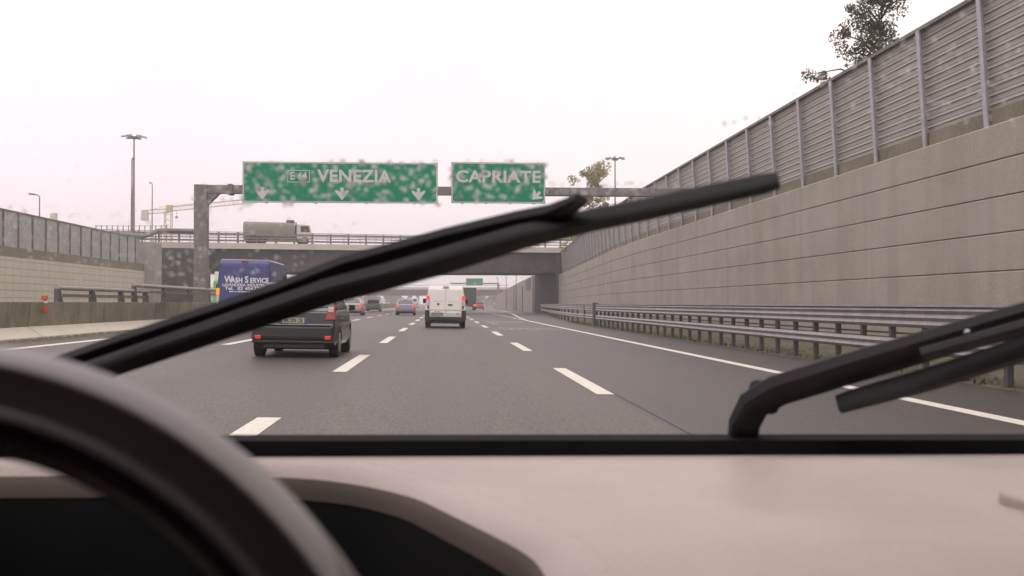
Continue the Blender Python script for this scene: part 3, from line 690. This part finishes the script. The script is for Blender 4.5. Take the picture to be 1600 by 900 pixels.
MB().box((-1.25, 2.4, 1.0), (1.25, 9.5, 3.05)).build('box_body', 'white_paint', wl, bevel=.04)
MB().box((-.82, .0, .55), (1.1, 2.2, 2.50)).build('cab', 'lime', wl, bevel=.16)
patch([(-.65, -.01, 1.5), (.95, -.01, 1.5), (.9, -.01, 2.2), (-.6, -.01, 2.2)], 'windscreen', 'glass_dark', wl)
MB().box((-.8, .1, .5), (1.1, 9.4, 1.0)).build('chassis', 'galv_dark', wl)
for s in (-1, 1):
    for y in (1.1, 7.6): wheel(wl, .15 + s * .95, y, .48, .3, s)
    MB().box((.15 + s * .75 - .15, -.03, .75), (.15 + s * .75 + .15, .03, .95)).build('headlight', 'tail_white', wl, bevel=.03)

# tanker crossing the bridge (drives to the right)
tp = along(.276, 3.5, None)
tk = thing('tanker_lorry', tp, 'dull olive beige lorry with pale cab crossing the road bridge', 'lorry', rot=(0, 0, math.atan2(dv.y, dv.x)))
sec = [(1.25 * cos(t) ** 1 if abs(cos(t)) > 0 else 0, 0) for t in ()]
tb = MB(); V = []; n = 20
def tank_ring(x, s):
    out = []
    for i in range(n):
        t = 2 * pi * i / n; c, q = cos(t), sin(t)
        out.append((x, s * 1.22 * math.copysign(abs(c) ** .5, c), 1.75 + s * .98 * math.copysign(abs(q) ** .5, q)))
    return out
for x, s in ((-3.0, .96), (-2.95, 1), (2.75, 1), (2.82, .96)): V += tank_ring(x, s)
tb.add(V, [(i * n + k, i * n + (k + 1) % n, (i + 1) * n + (k + 1) % n, (i + 1) * n + k) for i in range(3) for k in range(n)] + [tuple(range(n)), tuple(range(4 * n - 1, 3 * n - 1, -1))])
tb.build('tank', 'tank_beige', tk, smooth=True, ang=50)
MB().tube([(2.45, 0, 2.74), (2.45, 0, 3.05)], .5, 14).build('filler_hatch', 'galv_dark', tk, smooth=True)
MB().box((2.1, -.8, 2.70), (2.95, .8, 2.76)).build('walkway', 'galv_dark', tk)
MB().box((-2.9, -1.0, .55), (4.3, 1.0, .8)).build('chassis', 'galv_dark', tk)
cab = MB(); prof_c = [(3.05, .7), (4.75, .7), (4.85, 1.5), (4.6, 2.45), (3.05, 2.5)]
cab.ext([(x, -1.15, z) for x, z in prof_c], (0, 2.3, 0)).build('cab', 'deck_concrete', tk, bevel=.08)
patch([(3.5, -1.16, 1.6), (4.6, -1.16, 1.6), (4.45, -1.16, 2.3), (3.5, -1.16, 2.3)], 'side_window', 'glass_dark', tk)
MB().tube([(3.0, -.9, .8), (3.0, -.9, 2.75)], .08, 8).build('exhaust_stack', 'galv_dark', tk)
for x in (-2.2, -1.0, 4.0):
    for s in (-1, 1): MB().disc((x, s * 1.05, .5), (0, 1, 0), .5, .3, 20).build('wheel', 'rubber', tk, bevel=.03)
# red lorry on the bridge behind the wiper
rp = along(.80, 3.5, None)
rl = thing('lorry', rp, 'dark red lorry on the road bridge mostly hidden by the wiper', 'lorry', rot=(0, 0, math.atan2(dv.y, dv.x)))
MB().box((-4.0, -1.25, 1.0), (4.2, 1.25, 2.45)).build('box_body', 'red_paint', rl, bevel=.05)
MB().ext([(-6.3, -1.15, .6), (-4.1, -1.15, .6), (-4.1, -1.15, 2.5), (-5.2, -1.15, 2.35), (-6.1, -1.15, 1.6)], (0, 2.3, 0)).build('cab', 'red_paint', rl, bevel=.08)
MB().box((-6, -1.0, .5), (4, 1.0, 1.0)).build('chassis', 'galv_dark', rl)
for x in (-5.2, 2.2, 3.4):
    for s in (-1, 1): MB().disc((x, s * 1.05, .5), (0, 1, 0), .5, .3, 20).build('wheel', 'rubber', rl, bevel=.03)

# ---------------------------------------------------------------- lamps and masts
def mast(px, Y, y_top, label, r0=.22, heads=6):
    p = at(px, y_top, Y); h = p.z - 4.5
    o = thing('high_mast_lamp', (p.x, Y, 4.5), label, 'lamp mast', 'high lamp masts beyond the cutting')
    MB().tube([(0, 0, 0), (0, 0, h * .5), (0, 0, h)], [r0, r0 * .75, r0 * .45], 10).build('pole', 'galv_dull', o, smooth=True)
    MB().disc((0, 0, h - .2), (0, 0, 1), .55, .3, 12).build('head_ring', 'galv_dull', o)
    for k in range(heads):
        a = 2 * pi * k / heads + .3; c, q = cos(a), sin(a)
        l = MB().bar((c * .5, q * .5, h - .2), (c * 1.1, q * 1.1, h - .1 + .25), .1, .1).build('arm', 'galv_dull', o)
        MB().bar((c * .9, q * .9, h + .05), (c * 1.75, q * 1.75, h - .12), .5, .22).build('floodlight', 'galv', o, bevel=.04)
    return o
mast(209.5, 150, 213, 'tall mast with a ring of floodlights left of the near gantry')
mast(961, 170, 247, 'mast with floodlights showing above the right noise barrier', r0=.22)
def street_lamp(px, Y, y_top, label, arm=-1.2, r=.09, base=4.5):
    p = at(px, y_top, Y); h = p.z - base
    o = thing('street_lamp', (p.x, Y, base), label, 'street lamp', 'slim street lamps')
    MB().tube([(0, 0, 0), (0, 0, h * .6), (0, 0, h - .25), (arm * .15, 0, h - .06), (arm * .45, 0, h)], [r, r * .8, r * .6, r * .55, r * .5], 8).build('pole', 'galv_dull', o, smooth=True)
    MB().bar((arm * .4, 0, h), (arm, 0, h + .06), .32, .14).build('lamp_head', 'galv_dull', o, bevel=.03)
    return o
street_lamp(62, 100, 304, 'slim street lamp with an arm above the left noise barrier', arm=-1.0)
street_lamp(206.3, 132, 247, 'plain tall pole standing right against the floodlight mast', arm=.35, r=.16)
street_lamp(238, 126, 286, 'slim street lamp in front of the pale crane', arm=-.35)
street_lamp(778, 260, 434, 'slim pole farthest along the wall past the bridge', arm=-.5, r=.12, base=0)
street_lamp(791, 212, 430, 'slim pole midway along the wall past the bridge', arm=-.5, r=.10, base=0)
street_lamp(806.5, 176, 426, 'slim pole nearest the pier along the wall past the bridge', arm=-.5, r=.09, base=0)

# crane
CY = 330
c0 = at(263, 360, CY)
cr = thing('tower_crane', (c0.x, CY, 4.5), 'pale yellow tower crane far behind the road bridge', 'crane')
def lattice(a, b, wdt, nseg, name, r=.07):
    a = Vector(a); b = Vector(b); d = (b - a); m = MB(); u = Vector((0, 1, 0)); v_ = d.normalized().cross(u)
    cs = [u * (i * wdt / 2) + v_ * (j * wdt / 2) for i, j in ((-1, -1), (1, -1), (1, 1), (-1, 1))]
    for c in cs: m.bar(a + c, b + c, r * 1.8, r * 1.8)
    for k in range(nseg):
        for i in range(4):
            m.bar(a + d * (k / nseg) + cs[i], a + d * ((k + 1) / nseg) + cs[(i + 1) % 4], r, r)
    return m.build(name, 'crane_yellow', cr)
def cp(px, py): p = at(px, py, CY); return Vector((p.x - c0.x, 0, p.z - 4.5))
lattice((0, 0, 0), cp(263, 331), 2.0, 14, 'mast', .1)
lattice(cp(263, 327), cp(500, 303), 1.3, 34, 'jib', .08)
lattice(cp(263, 329), cp(222, 332), 1.2, 6, 'counter_jib')
MB().tube([cp(222, 331), cp(264, 321), cp(380, 313)], .07, 6).build('tie_rod', 'crane_yellow', cr)
p = cp(226, 337); MB().box((p.x - .9, -.8, p.z - 1.5), (p.x + 1.0, .8, p.z + 1.4)).build('counterweight', 'deck_concrete', cr)
p = cp(265, 325); MB().box((p.x - .9, -1, p.z - 1.2), (p.x + .9, 1, p.z + .9)).build('operator_cab', 'crane_yellow', cr, bevel=.1)
p = cp(276, 327); q = cp(276, 338); MB().tube([p, q], .05, 6).build('hoist_rope', 'galv_dark', cr); MB().box((q.x - .4, -.3, q.z - .6), (q.x + .4, .3, q.z)).build('hook_block', 'galv_dark', cr, bevel=.1)
# little cabinet above left barrier
p = at(78, 338, 96)
tag(MB().box((p.x - 0, 96, 5.0), (p.x + .5, 96.5, p.z + .3)).build('equipment_cabinet', 'pale_concrete', bevel=.03), 'small pale box showing above the left noise barrier', 'cabinet')

# ---------------------------------------------------------------- beyond the bridge
fw = thing('retaining_wall', (0, 0, 0), 'pale concrete wall falling away beyond the road bridge on the right', 'retaining wall')
wp = [(13.25, 152, 5.25), (13.2, 180, 4.75), (13.1, 215, 4.0), (13.0, 250, 3.1), (13.6, 262, 2.5)]
m = MB(); V = []
for x, y, z in wp: V += [(x, y, -.5), (x + .5, y, -.5), (x + .5, y, z), (x, y, z)]
m.add(V, [(4 * i + k, 4 * i + (k + 1) % 4, 4 * i + 4 + (k + 1) % 4, 4 * i + 4 + k) for i in range(4) for k in range(4)] + [(0, 1, 2, 3), (16, 19, 18, 17)]).build('wall', 'wall_far', fw)
q0, q1, q2, q3 = [(13.235, y, z) for y, z in ((155, 3.2), (163.5, 3.2), (163.5, 4.75), (155, 4.95))]
MB().ext([q0, q1, q2, q3], (-.06, 0, 0)).build('dark_panel', 'galv_dark', fw)
for y in (170, 190, 210, 230): MB().box((13.08, y, -.3), (13.19, y + .5, 4.0)).build('joint_strip', 'galv_dull', fw)
struct(MB().box((13.8, 152, -.5), (400, 260, 2.3)).build('far_terrace', 'earth'))
fg = thing('sign_gantry', (0, 285, 0), 'far thin gantry with one green sign seen under the road bridge', 'sign gantry')
p = at(741, 443, 285)
MB().box((2, -.2, p.z - .2), (15.5, .2, p.z + .2)).build('beam', 'galv_dull', fg)
MB().box((15.0, -.3, -.3), (15.6, .3, p.z - .201)).build('post', 'galv_dull', fg)
a, b = at(728, 434.7, 284.6), at(754.7, 446.3, 284.6)
fs = thing('motorway_sign', ((a.x + b.x) / 2, 284.5, (a.z + b.z) / 2), 'small distant green sign seen under the road bridge', 'road sign')
ww, hh = (b.x - a.x) / 2, (a.z - b.z) / 2
MB().box((-ww, 0, -hh), (ww, .1, hh)).build('border', 'sign_white', fs)
MB().box((-ww + .08, -.01, -hh + .08), (ww - .08, -.002, hh - .08)).build('face', 'sign_green', fs)
MB().ext([(x, -.03, z) for x, y, z in arrow_pts(0.1, -.5, .8, 0)], (0, .015, 0)).build('arrow', 'sign_white', fs)
for Y, z0, z1, lab, xr in ((400, 4.3, 7.4, 'nearer of the two hazy flyovers far down the road', (-95, 26)), (520, 5.0, 7.0, 'farther of the two hazy flyovers far down the road', (-120, 60))):
    o = thing('flyover', (0, Y, 0), lab, 'bridge', 'hazy flyovers far down the road')
    MB().box((xr[0], 0, z1 - .9), (xr[1], 10, z1)).build('deck', 'deck_concrete', o)
    MB().box((xr[0], .6, z0), (xr[1], 9.4, z1 - .901)).build('girder', 'girder', o)
    MB().box((xr[0], .3, z1 + .7), (xr[1], .4, z1 + .85)).build('rail', 'galv_dull', o)
    for x in (xr[0] + 20, -13, xr[1] - 3): MB().box((x - .8, 2, -.5), (x + .8, 8, z0 - .001)).build('pier', 'deck_concrete', o)
for i, (x, Y) in enumerate(((-6.9, 240), (-20, 190))):
    o = thing('van', (x, Y, ground_z(x) if i == 0 else .16), ('distant white van far ahead in the left lane', 'white van coming the other way beyond the bridge')[i], 'van')
    MB().ext([(-.95, 0, .4), (.95, 0, .4), (.97, 0, 1.2), (.85, 0, 2.3), (-.85, 0, 2.3), (-.97, 0, 1.2)], (0, 4.8, 0)).build('body', 'white_paint', o, bevel=.08)
    MB().box((-.7, -.02, 1.4), (.7, -.002, 2.0)).build('window', 'glass_dark', o)
    for s in (-1, 1):
        for y in (.9, 3.9): MB().disc((s * .85, y, .33), (1, 0, 0), .33, .2, 18).build('wheel', 'rubber', o)
        MB().box((s * .82 - .1, -.03, .8), (s * .82 + .1, .02, 1.3)).build('lamp', 'tail_red' if i == 0 else 'tail_white', o)

# ---------------------------------------------------------------- trees
def leaf_cloud(m, c, rad, n, size, rng, squash=1.):
    for i in range(n):
        while True:
            q = Vector((rng.uniform(-1, 1), rng.uniform(-1, 1), rng.uniform(-1, 1)))
            if q.length < 1: break
        p = Vector(c) + Vector((q.x * rad, q.y * rad, q.z * rad * squash)); s = size * rng.uniform(.5, 1.3)
        a = Vector((rng.gauss(0, 1), rng.gauss(0, 1), rng.gauss(0, 1))).normalized(); b = a.orthogonal().normalized(); cc = a.cross(b)
        m.add([p - b * s, p - cc * s * .45, p + b * s, p + cc * s * .45], [(0, 1, 2, 3)])
def tree(loc, h, rad, label, mat, name='tree', nl=9000, size=.12, nb=26, crown_lo=.3, seed=1, hang=()):
    rng = random.Random(seed)
    o = thing(name, loc, label, 'tree')
    tr = MB(); tr.tube([(0, 0, 0), (.05, 0, h * .3), (-.08, .05, h * .6), (0, 0, h * .92)], [h * .018, h * .014, h * .008, h * .002], 8)
    cl = MB()
    for k in range(nb):
        t = crown_lo + (1 - crown_lo) * (k + rng.random()) / nb; a = rng.uniform(0, 2 * pi)
        reach = rad * (1.05 - .75 * ((t - crown_lo) / (1 - crown_lo)) ** 1.4) * rng.uniform(.55, 1.1)
        p0 = Vector((0, 0, h * t * .9)); p1 = Vector((cos(a) * reach, sin(a) * reach, h * t + rng.uniform(-.05, .08) * h))
        tr.tube([p0, p0.lerp(p1, .5) + Vector((0, 0, .12 * reach)), p1], [h * .005, h * .0035, h * .0012], 5)
        for j in range(4):
            q = p0.lerp(p1, rng.uniform(.45, 1.1)) + Vector((rng.gauss(0, .12), rng.gauss(0, .12), rng.gauss(0, .12))) * rad
            leaf_cloud(cl, q, rad * rng.uniform(.10, .24), nl // (nb * 4), size, rng, .8)
    for p1 in hang:
        p1 = Vector(p1); tr.tube([(0, 0, h * .55), Vector((0, 0, h * .55)).lerp(p1, .6) + Vector((0, 0, .4)), p1], [.05, .035, .012], 5)
        for j in range(3): leaf_cloud(cl, p1 + Vector((rng.gauss(0, .25), rng.gauss(0, .2), rng.gauss(0, .15))), .35, 60, size, rng, .6)
    tr.build('trunk', 'bark', o, smooth=True); cl.build('crown', mat, o, recalc=False)
    return o
tree((18.45, 42, 4.6), 10.4, 2.45, 'dark leafy tree above the right noise barrier at the top of the picture', 'leaf_dark', seed=3, size=.075, nl=13000, crown_lo=.45, hang=((-2.9, 0, 6.2),))
tree((18.2, 126, 4.6), 12.8, 4.3, 'yellowing autumn tree behind the right noise barrier next to the floodlight mast', 'leaf_yellow', seed=8, size=.17, nl=14000, crown_lo=.2)
tag(MB().box((0, 0, 0), (0, 0, 0)).build('x', 'bark')) if False else None
tw = MB(); rng = random.Random(5)
for i in range(120):
    x = rng.uniform(20, 95) if rng.random() < .6 else rng.uniform(-150, -20); y = rng.uniform(560, 640); leaf_cloud(tw, (x, y, rng.uniform(1.5, 6.5)), rng.uniform(2.5, 5), 110, 1.0, rng, .8)
tag(tw.build('far_woods', 'leaf_far', recalc=False), kind='stuff')

# ---------------------------------------------------------------- the car we sit in
oc = thing('car', (0, 0, 0), 'the car we look out from, with cream dashboard, black steering wheel and two wipers', 'car')
CX = .18
GB, GT = (1.205, .968), (.34, 1.554)          # windscreen foot and head (distance, height)
gd = Vector((0, GT[0] - GB[0], GT[1] - GB[1])); gl_ = gd.length; gd.normalize(); gn = Vector((0, -gd.z, gd.y)) * -1   # gn: outward
if gn.y < 0: gn = -gn
def on_glass(px, py, lift=0.):
    """point on (or lifted off) the windscreen plane"""
    d = Vector(((px - 800) / F, (450 - py) / F, -1)); d.rotate(cam.rotation_euler)
    p0 = Vector((0, GB[0], GB[1])) + gn * lift
    return EYE + d * ((p0 - EYE).dot(gn) / d.dot(gn))
pane = clear_pane()
light_cut = bpy.data.materials.new('light_cut_glass'); light_cut.use_nodes = True; t_ = light_cut.node_tree; t_.nodes.clear()  # tint invented for the unseen side panes, to cut light in the cabin
a_ = t_.nodes.new('ShaderNodeOutputMaterial'); b_ = t_.nodes.new('ShaderNodeBsdfTransparent'); b_.inputs[0].default_value = (.12, .12, .12, 1)
t_.links.new(b_.outputs[0], a_.inputs[0])
hwg = .86
MB().add([(CX - hwg, GB[0], GB[1]), (CX + hwg, GB[0], GB[1]), (CX + hwg * .86, GT[0], GT[1]), (CX - hwg * .86, GT[0], GT[1])], [(0, 1, 2, 3)]).build('windscreen', pane, oc)
# black band at the foot of the glass
bb = MB()
def bz(x): return -.0075 * (x + .23)
bb.add([(x, y, z + bz(x)) for x in (CX - .9, CX + .9) for y, z in ((1.19, .940), (1.215, .9525), (1.215, .9695), (1.26, .971), (1.27, .90))], [(0, 1, 6, 5), (1, 2, 7, 6), (2, 3, 8, 7), (3, 4, 9, 8)])
bb.build('screen_foot_band', 'trim_black', oc)
MB().box((CX - .9, 1.27, .2), (CX + .9, 1.31, .955)).build('bulkhead', 'trim_black', oc)
# dashboard as a height field with the instrument recess on the driver's side
def spline(P, n=14):
    out = []
    for k in range(len(P) - 1):
        p0, p1, p2, p3 = [Vector(P[max(0, min(len(P) - 1, k + d))]) for d in (-1, 0, 1, 2)]
        for i in range(n):
            t = i / n; out.append(.5 * ((2 * p1) + (p2 - p0) * t + (2 * p0 - 5 * p1 + 4 * p2 - p3) * t * t + (3 * p1 - p0 - 3 * p2 + p3) * t ** 3))
    return out + [Vector(P[-1])]
edge = spline([(-.72, 1.135), (-.45, 1.135), (-.28, 1.134), (-.17, 1.126), (-.100, 1.10), (-.048, 1.045), (-.010, .972), (.030, .886), (.060, .815), (.07, .75), (.09, .66), (.12, .5), (.13, .36)])
def sdist(x, y):
    best = 1e9; sgn = 1
    for (xa, ya), (xb, yb) in zip(edge, edge[1:]):
        vx, vy = xb - xa, yb - ya; t = max(0, min(1, ((x - xa) * vx + (y - ya) * vy) / (vx * vx + vy * vy)))
        dx, dy = x - xa - t * vx, y - ya - t * vy; d = sqrt(dx * dx + dy * dy)
        if d < best: best = d; sgn = 1 if (vx * dy - vy * dx) < 0 else -1
    return best * sgn        # positive inside the recess
RL, RZ = .044, .032          # how far the rounded lip reaches in, and how far it drops
def dash_z(x, y):
    z = .9510 - .042 * max(0, 1.20 - y) + bz(x) * .9
    z += .006 * math.exp(-((x - .18) / .28) ** 2 - ((y - .88) / .12) ** 2) - .008 * math.exp(-((x - .36) / .09) ** 2 - ((y - .98) / .05) ** 2) - .006 * math.exp(-((x - .50) / .14) ** 2 - ((y - .84) / .02) ** 2)
    z += .003 * math.exp(-((x - .05) / .12) ** 2 - ((y - 1.02) / .06) ** 2)
    z += .004 * math.exp(-((y - 1.16) / .03) ** 2)
    z -= .010 * max(0, (.74 - y) / .1) ** 2
    return z
nx, ny = 230, 120
X0, X1, Y0, Y1 = -.70, 1.06, .38, 1.215
top = MB(); keep = {}
for j in range(ny + 1):
    for i in range(nx + 1):
        x = X0 + (X1 - X0) * i / nx; y = Y0 + (Y1 - Y0) * j / ny; s = sdist(x, y)
        keep[i, j] = (len(top.v), s); top.v.append((x, y, dash_z(x, y) - (.003 if s > -(RL + .004) else 0)))
for j in range(ny):
    for i in range(nx):
        q = [keep[i, j], keep[i + 1, j], keep[i + 1, j + 1], keep[i, j + 1]]
        if min(k[1] for k in q) < -(RL - .004): top.f.append(tuple(k[0] for k in q))
lip = MB(); rec = MB(); offs = [-.022] + [i / 12 for i in range(13)]
def edge_pt(k, o):
    d = (edge[min(k + 1, len(edge) - 1)] - edge[max(k - 1, 0)]).normalized(); return edge[k] + Vector((d.y, -d.x)) * o
for k in range(len(edge)):
    for u in offs:
        if u < 0: p = edge_pt(k, -RL + u); lip.v.append((p.x, p.y, dash_z(p.x, p.y) - .0015))
        else: p = edge_pt(k, -RL + RL * u); lip.v.append((p.x, p.y, dash_z(p.x, p.y) - RZ * (1 - sqrt(max(0, 1 - min(u, .999) ** 2)))))
    for dx, dz in ((-.004, -RZ + .004), (.002, -RZ - .006), (.02, -.14), (.03, -.30)):
        p = edge_pt(k, dx); rec.v.append((p.x, p.y, dash_z(p.x, p.y) + dz))
nl_ = len(offs)
for k in range(len(edge) - 1):
    for i in range(nl_ - 1): a = k * nl_ + i; lip.f.append((a, a + 1, a + 1 + nl_, a + nl_))
    for i in range(3): a = k * 4 + i; rec.f.append((a, a + 1, a + 5, a + 4))
cut = 10; shade_strip = MB(); shade_strip.v = lip.v
shade_strip.f = [f for f in lip.f if f[0] % nl_ >= cut]; lip.f = [f for f in lip.f if f[0] % nl_ < cut]
shade_strip.build('lip_shade', 'dash_shade', oc, smooth=True, ang=80, recalc=False)  # lower lip coloured brown to imitate its falling shade, no separate part
top.add(lip.v, lip.f)
top.build('dashboard', 'dash', oc, smooth=True, ang=80, recalc=False)
rec.box((-.72, .30, .60), (.35, 1.2, .64))
rec.build('instrument_recess', 'trim_black', oc, smooth=True, ang=50, recalc=False)
# airbag cover with a rounded corner at the right
cvp = [(x + .024, y) for x, y in ((.514, .950), (.513, .962), (.520, .972), (.535, .976), (.58, .972), (.85, .96), (.85, .62), (.60, .65), (.555, .80))]
MB().ext([(x, y, dash_z(x, y) - .004) for x, y in cvp], (0, 0, .017)).build('airbag_cover', 'dash', oc, bevel=.006, seg=3)
# steering wheel
T = R(15); wc = Vector((-.187, .3225, .9350)); RM = .0165; RJ = .19 - RM
ux = Vector((1, 0, 0)); uy = Vector((0, sin(T), cos(T))); un = ux.cross(uy)        # un faces the driver
def wheel_pt(r, a, off=0.): return wc + (ux * cos(a) + uy * sin(a)) * r + un * off
def torus(r, mr, off, n=120, k=18, flat=1.):
    m = MB()
    for i in range(n):
        a = 2 * pi * i / n
        for j in range(k):
            t = 2 * pi * j / k; m.v.append(tuple(wheel_pt(r + mr * cos(t), a, off + mr * flat * sin(t))))
    for i in range(n):
        for j in range(k):
            m.f.append((i * k + j, ((i + 1) % n) * k + j, ((i + 1) % n) * k + (j + 1) % k, i * k + (j + 1) % k))
    return m
RIM = [(.1835, -.016), (.1888, -.010), (.1900, -.006), (.1895, -.001), (.1822, .0105), (.1810, .0115), (.1795, .0118), (.1680, .0118), (.1668, .0124), (.1640, .0150), (.1628, .0150), (.1600, .0135), (.1545, .0095), (.1522, .004), (.1520, -.004), (.1545, -.011), (.160, -.016)]
rm = MB(); nn, kk = 160, len(RIM)
for i in range(nn):
    rm.v += [tuple(wheel_pt(rr_, 2 * pi * i / nn, off)) for rr_, off in RIM]
for i in range(nn):
    for k in range(kk): rm.f.append((i * kk + k, ((i + 1) % nn) * kk + k, ((i + 1) % nn) * kk + (k + 1) % kk, i * kk + (k + 1) % kk))
sw = rm.build('steering_wheel', 'leather', oc, smooth=True, ang=48)
hb = MB(); hb.ext([tuple(wheel_pt(.075, 2 * pi * i / 24, -.03)) for i in range(24)], un * .045); hb.build('hub', 'leather', sw, bevel=.012)
for a in (R(-2), R(182), R(270)):
    p, q = wheel_pt(.06, a, -.015), wheel_pt(.158, a, -.004)
    MB().bar(p, q, .05, .016, up=un).build('spoke', 'leather', sw, bevel=.005)
# cabin shell, unseen; rear closed, panes and headliner darkened to shade the wheel
MB().box((CX - .80, -1.7, 1.555), (CX + .80, .32, 1.595)).build('roof', 'headliner', oc, bevel=.015)
for s in (-1, 1):
    xp = CX + s * .85
    MB().bar((xp, 1.24, .97), (CX + s * .745, .33, 1.555), .07, .05).build('windscreen_pillar', 'headliner', oc, bevel=.012)
    MB().box((xp - .03, -1.7, .25), (xp + .03, 1.27, .97)).build('door_panel', 'cabin_dark', oc, bevel=.01)
    MB().ext([(xp, -1.7, .975), (xp, 1.15, .975), (xp - s * .095, .28, 1.55), (xp - s * .095, -1.7, 1.55)], (.004, 0, 0)).build('side_window', light_cut, oc)
    MB().box((CX + s * .80 - .03, -.75, .90), (CX + s * .80 + .03, -.6, 1.55)).build('door_pillar', 'cabin_dark', oc)
MB().box((CX - .85, -1.7, .22), (CX + .85, 1.27, .25)).build('floor_pan', 'cabin_dark', oc)
MB().box((CX - .8, -1.72, .25), (CX + .8, -1.70, 1.55)).build('rear_blocker', 'cabin_dark', oc)  # unseen; made solid up to the roof to block light from behind
for sx_ in (-.19, .55):
    MB().ext([(sx_ - .25, -.25, .5), (sx_ - .25, -.75, .5), (sx_ - .25, -.95, 1.12), (sx_ - .25, -.80, 1.12), (sx_ - .25, -.58, .62), (sx_ - .25, -.2, .64)], (.5, 0, 0)).build('seat', 'cabin_dark', oc, bevel=.05)
# wipers
def swept(pix, lift, wid, thick, name, mat, parent, bevel=.003):
    m = MB(); pts = [on_glass(px, py, l) for (px, py), l in zip(pix, lift)]; n = 8; V = []
    for i, p in enumerate(pts):
        d = (pts[min(i + 1, len(pts) - 1)] - pts[max(i - 1, 0)]).normalized(); sd_ = d.cross(gn).normalized(); up = sd_.cross(d)
        wv_, th = wid[i], thick[i]
        V += [p + sd_ * (a * wv_ / 2) + up * (b * th / 2) for a, b in ((-1, -.6), (-.75, -1), (.75, -1), (1, -.6), (1, .6), (.75, 1), (-.75, 1), (-1, .6))]
    F_ = [(i * n + k, i * n + (k + 1) % n, (i + 1) * n + (k + 1) % n, (i + 1) * n + k) for i in range(len(pts) - 1) for k in range(n)]
    m.add(V, F_ + [tuple(range(n)), tuple(range(len(pts) * n - 1, len(pts) * n - n - 1, -1))])
    return m.build(name, mat, parent, smooth=True, ang=40)
w1 = swept([(-160, 660), (60, 590), (195, 543), (342, 497), (447, 463), (552, 424), (710, 380), (820, 350), (868, 334), (908, 312)], [.035, .035, .036, .036, .037, .039, .039, .034, .020, .010], [.036, .036, .036, .038, .040, .042, .040, .033, .022, .012], [.014, .014, .014, .014, .014, .014, .014, .014, .012, .008], 'wiper', 'wiper', oc)
swept([(70, 606), (180, 569), (290, 532), (395, 496), (516, 455), (605, 432), (684, 410), (815, 370), (920, 345), (1000, 329), (1110, 305), (1190, 288), (1217, 282)], [.012] * 13, [.022, .023, .023, .023, .024, .024, .024, .020, .016, .014, .013, .012, .010], [.017, .017, .017, .017, .017, .017, .017, .016, .016, .016, .016, .015, .012], 'wiper_blade', 'wiper', w1)
w2 = swept([(1158, 705), (1163, 662), (1178, 632), (1215, 610), (1320, 578), (1450, 540), (1600, 497), (1760, 450)], [.012, .03, .045, .05, .05, .05, .05, .05], [.034, .036, .042, .048, .050, .050, .050, .050], [.02, .022, .024, .024, .022, .020, .018, .016], 'wiper', 'wiper', oc)
swept([(1310, 632), (1335, 624), (1450, 593), (1600, 545), (1780, 488)], [.018] * 5, [.012, .014, .015, .016, .016], [.020, .022, .024, .024, .024], 'wiper_blade', 'wiper', w2)
swept([(1440, 555), (1600, 512), (1780, 458)], [.022] * 3, [.016, .020, .022], [.012] * 3, 'blade_frame', 'wiper', w2)
p = on_glass(1188, 603, .064); MB().disc(p, gn, .004, .006, 14).build('hinge_pin', 'trim_black', w2, bevel=.001)
p = on_glass(1511, 519, .034); MB().disc(p, gn, .0035, .004, 12).build('worn_spot', 'galv', w2, bevel=.001)  # small pale disc for a worn spot on the arm
swept([(1186, 641), (1204, 600)], [.060, .062], [.045, .047], [.012, .012], 'hinge_knuckle', 'wiper', w2)
# raindrops standing on the glass
rd = MB(); rng = random.Random(11)
def drop(px, py, r):
    p = on_glass(px, py, .0015); k = len(rd.v); n = 8
    a = Vector((1, 0, 0)); b = gd
    st = rng.uniform(.85, 1.35)
    rd.v.extend([tuple(p + (a * cos(2 * pi * i / n) + b * st * sin(2 * pi * i / n)) * r) for i in range(n)])
    rd.v.extend([tuple(p + gn * r * .42 + (a * cos(2 * pi * i / n) + b * st * sin(2 * pi * i / n)) * r * .62) for i in range(n)])
    rd.v.append(tuple(p + gn * r * .58))
    rd.f.append(tuple(k + i for i in range(n - 1, -1, -1)))
    for i in range(n):
        j = (i + 1) % n; rd.f.append((k + i, k + j, k + n + j, k + n + i)); rd.f.append((k + n + i, k + n + j, k + 2 * n))
def wiper_top(x):
    t = [(0, 610), (200, 520), (320, 486), (431, 450), (515, 408), (600, 383), (700, 353), (850, 318), (1000, 318), (1220, 268), (1221, 2000), (1700, 2000)]
    for (a, ya), (b, yb) in zip(t, t[1:]):
        if x <= b: return ya + (yb - ya) * (x - a) / (b - a) - 14
    return 2000
def scatter(n, x0, x1, y0, y1, r0=.0007, r1=.0016, cond=None):
    c = 0
    while c < n:
        px, py = rng.uniform(x0, x1), rng.uniform(y0, y1)
        if (cond and not cond(px, py)) or py > wiper_top(px): continue
        drop(px, py, r0 + (r1 - r0) * rng.random() ** 2.2); c += 1
scatter(340, 378, 686, 250, 321, r0=.0006, r1=.0025)
scatter(170, 703, 854, 250, 320, r0=.0006, r1=.0025)
scatter(30, 300, 380, 286, 330)
scatter(70, 860, 1130, 284, 304)
scatter(200, 0, 330, 320, 450)
scatter(190, 1130, 1600, -40, 200, cond=lambda x, y: y > 190 - (x - 1130) * .5)
scatter(50, 0, 1400, 0, 330, r0=.0004, r1=.0008)
scatter(110, 240, 560, 340, 440)
o = rd.build('raindrops', water(), recalc=False, smooth=True, ang=180); tag(o, kind='stuff')

# ---------------------------------------------------------------- air
hz = MB().box((-1500, -150, -1.6), (1500, 1500, 60)).build('haze', air()); tag(hz, kind='stuff')
